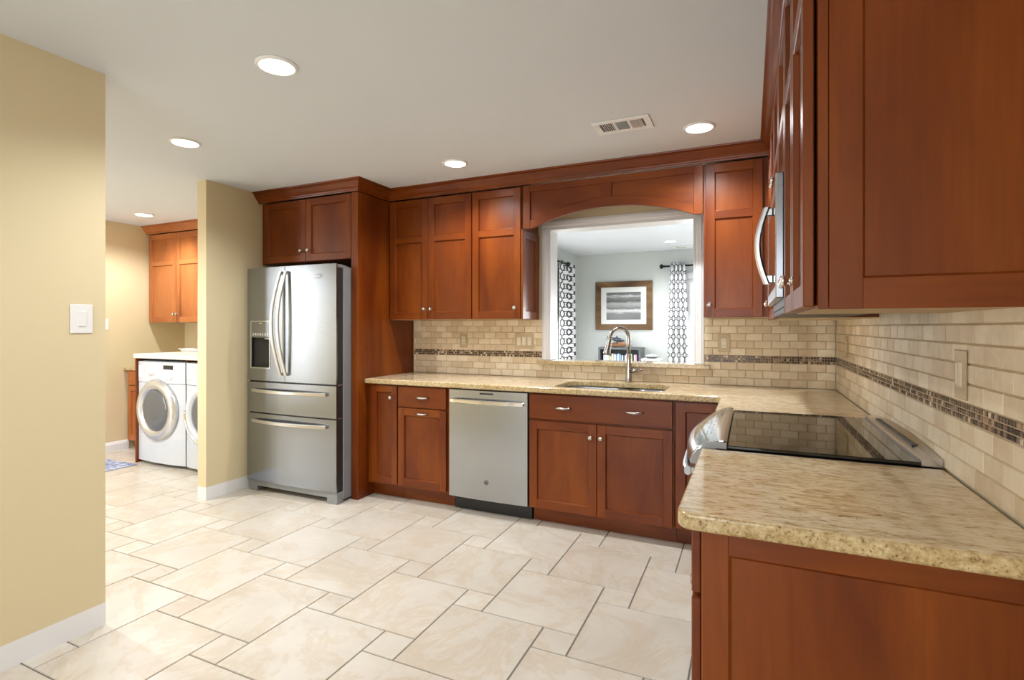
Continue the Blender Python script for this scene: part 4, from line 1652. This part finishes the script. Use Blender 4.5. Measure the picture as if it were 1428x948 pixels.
def washer(label, x0, ring_mat, arc):
    w_, yf_, h_ = 0.690, -0.730, 0.984
    x1 = x0 + w_
    r = thing('washing_machine' if not arc else 'clothes_dryer', label, 'washing machine' if not arc else 'dryer', ((x0 + x1) / 2, -0.33, 0))
    mb = MB()
    mb.box(x0, x1, yf_ + 0.045, 0.02, 0.03, h_, 0.012, 0, 3)
    # bowed front plate
    n_ = 16
    pts_ = [(x0 + w_ * k / n_, yf_ + 0.016 - 0.026 * (1 - abs(2 * k / n_ - 1) ** 2.4)) for k in range(n_ + 1)] + [(x1, yf_ + 0.05), (x0, yf_ + 0.05)]
    mb.prism(pts_, 0.032, h_ - 0.205, None, 0)
    for fx2 in (x0 + 0.05, x1 - 0.05):
        for fy2 in (yf_ + 0.10, -0.05):
            mb.lathe([(0.022, 0.001), (0.022, 0.03)], (fx2, fy2, 0.0), (0, 0, 1), 12)
    mb.build('machine_body', M['enamel'], r)
    mb = MB()
    mb.prism([(p[0], p[1] - 0.003) if k <= n_ else p for k, p in enumerate(pts_)], h_ - 0.200, h_ - 0.004, None, 0)
    cp = mb.build('control_panel', M['enamel'], r)
    fr_ = face_front(yf_ - 0.010)
    cx_ = (x0 + x1) / 2
    zc = h_ - 0.10
    if not arc:
        o = MB().lathe([(0.046, -0.010), (0.046, 0.008), (0.034, 0.010), (0.030, 0.030), (0, 0.032)], fr_(x0 + 0.245, zc + 0.01, 0), (0, -1, 0), 28).build('dial', M['white'], cp)
        mb = MB()
        fbox(mb, fr_, cx_ + 0.070, cx_ + 0.200, zc + 0.030, zc + 0.068, -0.006, 0.004, 0.002)
        mb.build('display', M['black'], cp)
        for k in range(3):
            MB().lathe([(0.022, -0.010), (0.022, 0.003), (0.017, 0.007), (0, 0.0075)], fr_(cx_ + 0.045 + 0.062 * k, zc - 0.045, 0), (0, -1, 0), 18).build('button', M['white'], cp)
    mb = MB()
    fbox(mb, fr_, x0 + 0.025, x0 + 0.150, zc - 0.055, zc + 0.055, -0.012, -0.0095, 0.002)
    fbox(mb, fr_, x0 + 0.040, x0 + 0.130, zc - 0.050, zc - 0.036, -0.0095, -0.004, 0.002)
    mb.build('detergent_drawer', M['white'], cp)
    c = (cx_ - 0.020, yf_ - 0.0085, 0.530)
    mb = MB()
    mb.lathe([(0.292, -0.012), (0.290, 0.010), (0.272, 0.030), (0.240, 0.042), (0.205, 0.038), (0.196, 0.020)], c, (0, -1, 0), 56)
    dd = mb.build('door', ring_mat, r)
    mb = MB()
    mb.lathe([(0.200, 0.010), (0.198, 0.024), (0.165, 0.034), (0.10, 0.044), (0, 0.048)], c, (0, -1, 0), 48)
    mb.build('door_glass', M['doorglass'], dd)
    if arc:
        mb = MB()
        pth_ = [(c[0] + 0.262 * math.cos(a), c[1] - 0.030, c[2] + 0.262 * math.sin(a)) for a in (PI * (0.96 + 0.62 * k / 20) for k in range(21))]
        mb.tube(pth_, 0.017, 10)
        mb.build('grip_trim', M['chrome'], dd)
    else:
        mb = MB()
        fbox(mb, face_front(c[1]), c[0] + 0.262, c[0] + 0.278, c[2] - 0.06, c[2] - 0.02, 0.018, 0.034, 0.003)
        mb.build('door_latch', M['chrome'], dd)
    return r


washer('white front-load washing machine with silver-ringed door, left of the pair', -5.893, M['silver'], False)
washer('white front-load dryer partly hidden behind the partition wall', -5.183, M['enamel'], True)
o = MB().box(-5.934, -4.3325, -0.742, LB - 0.001, 1.008, 1.050, 0.004).build('laundry_worktop', M['laundry_top'])
tag(o, 'pale worktop resting over the washing machine and dryer', 'worktop')
o = MB().box(-5.918, -5.899, -0.735, LB - 0.002, 0.001, 1.007, 0.001).build('laundry_side_panel', M['wood'])
tag(o, 'thin cherry panel standing against the washing machine', 'panel')
o = MB().box(-5.195, -5.186, -0.712, LB - 0.002, 0.985, 1.007, 0.001).build('worktop_support', M['wood'])
tag(o, 'short cherry support under the laundry worktop between the two machines', 'support')

r = thing('base_cabinet', 'small honey cherry base cabinet in the laundry corner left of the washer', 'cabinet', (-6.27, LB, 0))
MB().box(-6.619, -5.921, -0.398, LB - 0.001, 0.09, 0.846, 0.0015).build('cabinet_body', M['lwood'], r)
MB().box(-6.619, -5.921, -0.330, LB - 0.001, 0.001, 0.09).build('toe_kick', M['wood_h'], r)
frN = face_front(-0.399)
slab(frN, -6.60, -5.935, 0.690, 0.840, 0).build('drawer', wm(True), r)
shaker(frN, -6.60, -6.270, 0.095, 0.680, 0).build('door', wm(True), r)
shaker(frN, -6.266, -5.935, 0.095, 0.680, 0).build('door', wm(True), r)
o = MB().box(-6.619, -5.921, -0.450, LB - 0.001, 0.847, 0.877, 0.003).build('laundry_worktop', M['granite_edge'])
tag(o, 'low granite worktop on the small laundry base cabinet', 'worktop')

lc = upper('two-door honey cherry wall cabinet above the washing machine', -6.6195, -5.640,
           [(-6.600, -6.134), (-6.130, -5.644)], [[(-6.158, 1.447)], [(-6.105, 1.447)]], None, True, -0.178, LB - 0.001, 1.358, UT)
cr = MB().sweep([(-6.619, -0.203), (-5.640, -0.203)], CRP).build('crown_moulding', M['lwood_h'])
tag(cr, 'honey cherry crown moulding over the laundry wall cabinet', 'crown moulding')
root = thing('laundry_tray', 'shallow white tray lying on the worktop over the washing machine', 'tray', (-5.75, -0.05, 1.0505))
mb = MB()
b = bmesh.new()
rr = []
for inset, z in ((0.02, 0.0), (0.0, 0.022), (-0.008, 0.026), (-0.006, 0.030), (0.006, 0.026), (0.03, 0.008)):
    rr.append([b.verts.new((x, y, 1.0507 + z)) for x, y in rrect(-6.02 + inset, -5.30 - inset, -0.26 + inset, 0.14 - inset, 0.05)])
n = len(rr[0])
for A, B in zip(rr, rr[1:]):
    for k in range(n):
        b.faces.new((A[k], A[(k + 1) % n], B[(k + 1) % n], B[k]))
b.faces.new(rr[0][::-1])
b.faces.new(rr[-1])
bmesh.ops.recalc_face_normals(b, faces=b.faces[:])
mb.add(b, 0, False)
mb.build('tray_shell', M['white'], root)
o = MB().box(-6.40, -5.795, -1.75, -0.79, 0.0006, 0.010, 0.004).build('rug', M['rug'])
tag(o, 'blue woven rug on the tiled floor before the washing machine', 'rug')


# ================================================================== ROOM BEYOND
def rod(label, a, b, wall_dir, wall_gap=0.083, qs=(0.09, 0.95)):
    r = thing('curtain_rod', label, 'curtain rod', a)
    MB().tube([a, b], 0.0125, 14).build('rod_pole', M['iron'], r)
    d_ = (Vector(a) - Vector(b)).normalized()
    for p, dd in ((Vector(a), d_), (Vector(b), -d_)):
        MB().lathe([(0.012, 0.0), (0.018, 0.003), (0.018, 0.010), (0.012, 0.016), (0.024, 0.024), (0.034, 0.040), (0.034, 0.052), (0.024, 0.068), (0, 0.074)], p, dd, 20).build('finial', M['iron'], r)
    for q in qs:
        p = Vector(a).lerp(Vector(b), q)
        w_ = p + Vector(wall_dir) * wall_gap
        MB().tube([p, w_], 0.007, 8).lathe([(0.022, 0), (0.022, 0.006)], w_ - Vector(wall_dir) * 0.0065, wall_dir, 16).build('bracket', M['iron'], r)
    return r


def curtain(label, p0, p1, top0, top1, z0, z1, nrm, folds, amp, urep=1.0):
    """hanging cloth between bottom points p0,p1 and gathered top points top0,top1 (plan coords)"""
    r = thing('curtain', label, 'curtain', ((p0[0] + p1[0]) / 2, (p0[1] + p1[1]) / 2, z0))
    b = bmesh.new()
    uvl = b.loops.layers.uv.new('UVMap')
    NU, NV = folds * 14, 22
    n_ = Vector((*nrm, 0))
    V = []
    UV = []
    for j in range(NV + 1):
        q = j / NV
        a = Vector((*p0, 0)).lerp(Vector((*top0, 0)), q)
        c = Vector((*p1, 0)).lerp(Vector((*top1, 0)), q)
        row, uvr = [], []
        s_ = 0
        prev = None
        for i in range(NU + 1):
            t_ = i / NU
            ph = 2 * PI * folds * t_
            off = amp * (math.sin(ph) + 0.25 * math.sin(2.3 * ph + 1 + q))
            p = a.lerp(c, t_) + n_ * off
            p.z = z0 + (z1 - z0) * q
            if prev is not None:
                s_ += (Vector((p.x, p.y, 0)) - prev).length
            prev = Vector((p.x, p.y, 0))
            row.append(b.verts.new(p))
            uvr.append((t_ * urep, p.z))
        V.append(row)
        UV.append(uvr)
    for j in range(NV):
        for i in range(NU):
            f = b.faces.new((V[j][i], V[j][i + 1], V[j + 1][i + 1], V[j + 1][i]))
            for lp, (jj, ii) in zip(f.loops, ((j, i), (j, i + 1), (j + 1, i + 1), (j + 1, i))):
                lp[uvl].uv = UV[jj][ii]
    mb = MB()
    mb.bm.loops.layers.uv.new('UVMap')
    mb.add(b, 0, True)
    o = mb.build('curtain_panel', M['curtain'], r)
    md = o.modifiers.new('cloth', 'SOLIDIFY')
    md.thickness = 0.003
    md.offset = 0
    return r


ROD_Z = 2.185
RODY = 3.19
CYA, CYB = 2.96, 3.78
rod('black curtain rod over the glass door on the left wall of the far room', (LVX + 0.120, RODY, ROD_Z + 0.01), (LVX + 0.120, 0.75, ROD_Z + 0.01), (-1, 0, 0), 0.119, (0.30, 0.95))
rod('black curtain rod over the far window seen through the pass-through', (-1.625, LVY - 0.084, ROD_Z), (0.55, LVY - 0.084, ROD_Z), (0, 1, 0))
curtain('white ring-patterned curtain at the left of the pass-through view', (LVX + 0.068, CYA), (LVX + 0.068, CYB), (LVX + 0.068, CYA + 0.04), (LVX + 0.068, CYB - 0.08), 0.001, 2.235, (1, 0), 3, 0.030, 0.36)
curtain('white ring-patterned curtain right of the framed seascape picture', (-1.600, LVY - 0.146), (-1.235, LVY - 0.146), (-1.545, LVY - 0.146), (-1.335, LVY - 0.146), 0.001, 2.225, (0, 1), 4, 0.030, 0.50)

# framed picture
root = thing('framed_picture', 'black-and-white seascape print in a rustic wooden frame on the far wall', 'picture', (-2.24, LVY, 1.26))
fx0, fx1, fz0, fz1 = -2.667, -1.811, 1.266, 1.995
frP = face_front(LVY - 0.002)
fw = 0.085
mb = MB()


def mitre(pts_, w0, w1, mat=0):
    mb.prism(pts_, w0, w1, frP, mat, 0.004)


mitre([(fx0, fz0), (fx1, fz0), (fx1 - fw, fz0 + fw), (fx0 + fw, fz0 + fw)], 0, 0.030)
mitre([(fx0, fz1), (fx1, fz1), (fx1 - fw, fz1 - fw), (fx0 + fw, fz1 - fw)], 0, 0.030)
mitre([(fx0, fz0), (fx0 + fw, fz0 + fw), (fx0 + fw, fz1 - fw), (fx0, fz1)], 0, 0.030)
mitre([(fx1, fz0), (fx1 - fw, fz0 + fw), (fx1 - fw, fz1 - fw), (fx1, fz1)], 0, 0.030)
mb.build('picture_frame', M['walnut'], root)
mb = MB()
fbox(mb, frP, fx0 + fw - 0.005, fx1 - fw + 0.005, fz0 + fw - 0.005, fz1 - fw + 0.005, 0.002, 0.012)
mb.build('mat_board', M['white'], root)
b = bmesh.new()
uvl = b.loops.layers.uv.new('UVMap')
ix0, ix1, iz0, iz1 = -2.499, -1.979, 1.418, 1.832
vs = [b.verts.new(frP(u, v_, 0.0135)) for u, v_ in ((ix0, iz0), (ix1, iz0), (ix1, iz1), (ix0, iz1))]
f = b.faces.new(vs)
for lp, uv in zip(f.loops, ((0, 0), (1, 0), (1, 1), (0, 1))):
    lp[uvl].uv = uv
vb = [b.verts.new(frP(u, v_, 0.0122)) for u, v_ in ((ix0, iz0), (ix1, iz0), (ix1, iz1), (ix0, iz1))]
for k in range(4):
    b.faces.new((vb[k], vb[(k + 1) % 4], vs[(k + 1) % 4], vs[k]))
mb = MB()
mb.bm.loops.layers.uv.new('UVMap')
mb.add(b)
mb.build('print', M['print'], root)

# bookcase, books, fish carving
bx0, bx1, by0, by1, bh = -2.545, -1.925, 3.74, LVY - 0.012, 1.010
root = thing('bookcase', 'low charcoal bookcase under the framed picture in the far room', 'bookcase', ((bx0 + bx1) / 2, (by0 + by1) / 2, 0))
mb = MB()
mb.box(bx0, bx0 + 0.03, by0, by1, 0.001, bh, 0.002)
mb.box(bx1 - 0.03, bx1, by0, by1, 0.001, bh, 0.002)
mb.box(bx0 + 0.03, bx1 - 0.03, by0, by1, bh - 0.03, bh, 0.002)
mb.box(bx0 + 0.03, bx1 - 0.03, by1 - 0.01, by1, 0.02, bh - 0.03)
mb.box(bx0 + 0.03, bx1 - 0.03, by0 + 0.03, by1 - 0.01, 0.02, 0.08)
mb.build('bookcase_frame', M['charcoal'], root)
SHZ = 0.70
for z in (0.38, SHZ):
    MB().box(bx0 + 0.031, bx1 - 0.031, by0 + 0.01, by1 - 0.011, z - 0.022, z, 0.001).build('shelf', M['charcoal'], root)
cols = [((0.62, 0.62, 0.70), 'pale lilac', 0.090, 0.195), ((0.60, 0.58, 0.32), 'olive yellow', 0.030, 0.180), ((0.82, 0.82, 0.76), 'cream white', 0.030, 0.215),
        ((0.72, 0.74, 0.70), 'pale grey', 0.032, 0.210), ((0.30, 0.50, 0.72), 'sky blue', 0.022, 0.205), ((0.83, 0.83, 0.82), 'white', 0.020, 0.218), ((0.22, 0.40, 0.66), 'mid blue', 0.030, 0.208),
        ((0.80, 0.80, 0.80), 'thin white', 0.022, 0.195), ((0.10, 0.10, 0.12), 'black', 0.020, 0.190), ((0.80, 0.78, 0.80), 'white', 0.020, 0.195), ((0.62, 0.40, 0.55), 'dusty pink', 0.028, 0.190),
        ((0.78, 0.76, 0.42), 'yellow', 0.030, 0.205), ((0.52, 0.55, 0.16), 'lime green', 0.026, 0.208), ((0.10, 0.11, 0.10), 'dark green', 0.016, 0.200), ((0.82, 0.80, 0.72), 'ivory', 0.020, 0.205), ((0.70, 0.34, 0.62), 'magenta', 0.022, 0.208)]
labs = ['broad pale lilac book at the left end of the bookcase row', 'olive yellow book beside the broad pale lilac one', 'tall cream book next to the olive yellow one on the shelf',
        'pale grey book between the cream and sky-blue ones', 'thin sky-blue book right of the pale grey one', 'white book between the two blue books', 'mid-blue book right of the white one on the shelf',
        'thin white book between the mid-blue and the black book', 'black book left of the faucet column', 'white book between the black and dusty pink books', 'dusty pink book hidden partly by the faucet column',
        'yellow book just right of the faucet column', 'lime green book right of the yellow one', 'thin dark green book beside the lime green one', 'ivory book left of the magenta one', 'magenta book at the right end of the row']
x = bx0 + 0.060
for (c, nm, w_, h_), lab in zip(cols, labs):
    r = thing('book', lab, 'book', (x + w_ / 2, by0 + 0.12, SHZ), 'books in the charcoal bookcase')
    y0_ = by0 + 0.055 + random.uniform(0, 0.02)
    mb = MB()
    mb.box(x, x + w_, y0_, y0_ + 0.004, SHZ + 0.001, SHZ + h_, 0.001)
    mb.box(x, x + 0.003, y0_, y0_ + 0.15, SHZ + 0.001, SHZ + h_, 0.0005)
    mb.box(x + w_ - 0.003, x + w_, y0_, y0_ + 0.15, SHZ + 0.001, SHZ + h_, 0.0005)
    mb.build('cover', plain('book_cover_' + nm.replace(' ', '_'), c, 0.5), r)
    MB().box(x + 0.0035, x + w_ - 0.0035, y0_ + 0.0045, y0_ + 0.146, SHZ + 0.004, SHZ + h_ - 0.004).build('page_block', M['ivory'], r)
    x += w_ + 0.0025

root = thing('fish_sculpture', 'dark fish carving on a driftwood base, on top of the bookcase', 'sculpture', (-2.30, 3.86, bh))
mb = MB()
for k, (xx, yy, rad, ln, ang) in enumerate(((-2.36, 3.86, 0.030, 0.20, 0.15), (-2.24, 3.87, 0.034, 0.22, -0.2), (-2.30, 3.83, 0.026, 0.26, 0.05), (-2.29, 3.89, 0.028, 0.28, -0.08))):
    pth_ = []
    rs = []
    for i in range(7):
        q = i / 6 - 0.5
        pth_.append((xx + ln * q * math.cos(ang), yy + ln * q * math.sin(ang), bh + rad + 0.001 + 0.02 * (1 - 4 * q * q) * (k % 2) ))
        rs.append(rad * (0.75 + 0.25 * math.sin(i * 2.1 + k)) * (1 if 0 < i < 6 else 0.5))
    mb.tube(pth_, rs, 9)
mb.build('driftwood_base', M['driftwood'], root)
mb = MB()
zf = bh + 0.110
body = []
prof_ = [(-0.120, 0.006), (-0.10, 0.010), (-0.06, 0.020), (-0.01, 0.030), (0.03, 0.032), (0.07, 0.026), (0.105, 0.012), (0.125, 0.003)]
mb.tube([(-2.30 + a, 3.86, zf - a * 0.16 + 0.004) for a, _ in prof_], [q for _, q in prof_], 12)


def fin(pts_, th=0.006):
    mb.prism([(-2.30 + a, zf + c_) for a, c_ in pts_], -th / 2, th / 2, lambda u, v, w: (u, 3.86 + w, v))


fin([(-0.112, 0.022), (-0.150, 0.070), (-0.140, 0.026), (-0.165, -0.012), (-0.108, 0.014)])
fin([(-0.01, 0.028), (0.000, 0.062), (0.035, 0.022)])
fin([(0.015, -0.022), (-0.005, -0.050), (0.040, -0.026)])
mb.tube([(-2.295, 3.86, bh + 0.045), (-2.295, 3.86, zf - 0.02)], 0.005, 8)
mb.build('fish', M['fish'], root)

# white console table with a dish beside the bookcase
tx0, tx1, ty0, ty1, tz = -1.900, -1.640, 3.62, 3.90, 0.865
root = thing('side_table', 'small white side table beside the charcoal bookcase', 'table', ((tx0 + tx1) / 2, (ty0 + ty1) / 2, 0))
MB().box(tx0, tx1, ty0, ty1, tz - 0.025, tz, 0.004).build('table_top', M['white'], root)
for lx in (tx0 + 0.02, tx1 - 0.02):
    for ly in (ty0 + 0.02, ty1 - 0.02):
        MB().box(lx - 0.015, lx + 0.015, ly - 0.015, ly + 0.015, 0.001, tz - 0.0255, 0.002).build('leg', M['white'], root)
root = thing('dish', 'low white lidded dish showing just above the granite ledge', 'dish', (-1.775, 3.76, tz))
MB().lathe([(0.05, 0.001), (0.085, 0.012), (0.088, 0.026), (0.082, 0.028)], (-1.775, 3.76, tz), (0, 0, 1), 28).build('dish_base', M['charcoal'], root)
MB().lathe([(0.088, 0.028), (0.088, 0.033), (0.060, 0.046), (0.014, 0.052), (0.012, 0.060), (0, 0.062)], (-1.775, 3.76, tz), (0, 0, 1), 28).build('dish_lid', M['white'], root)
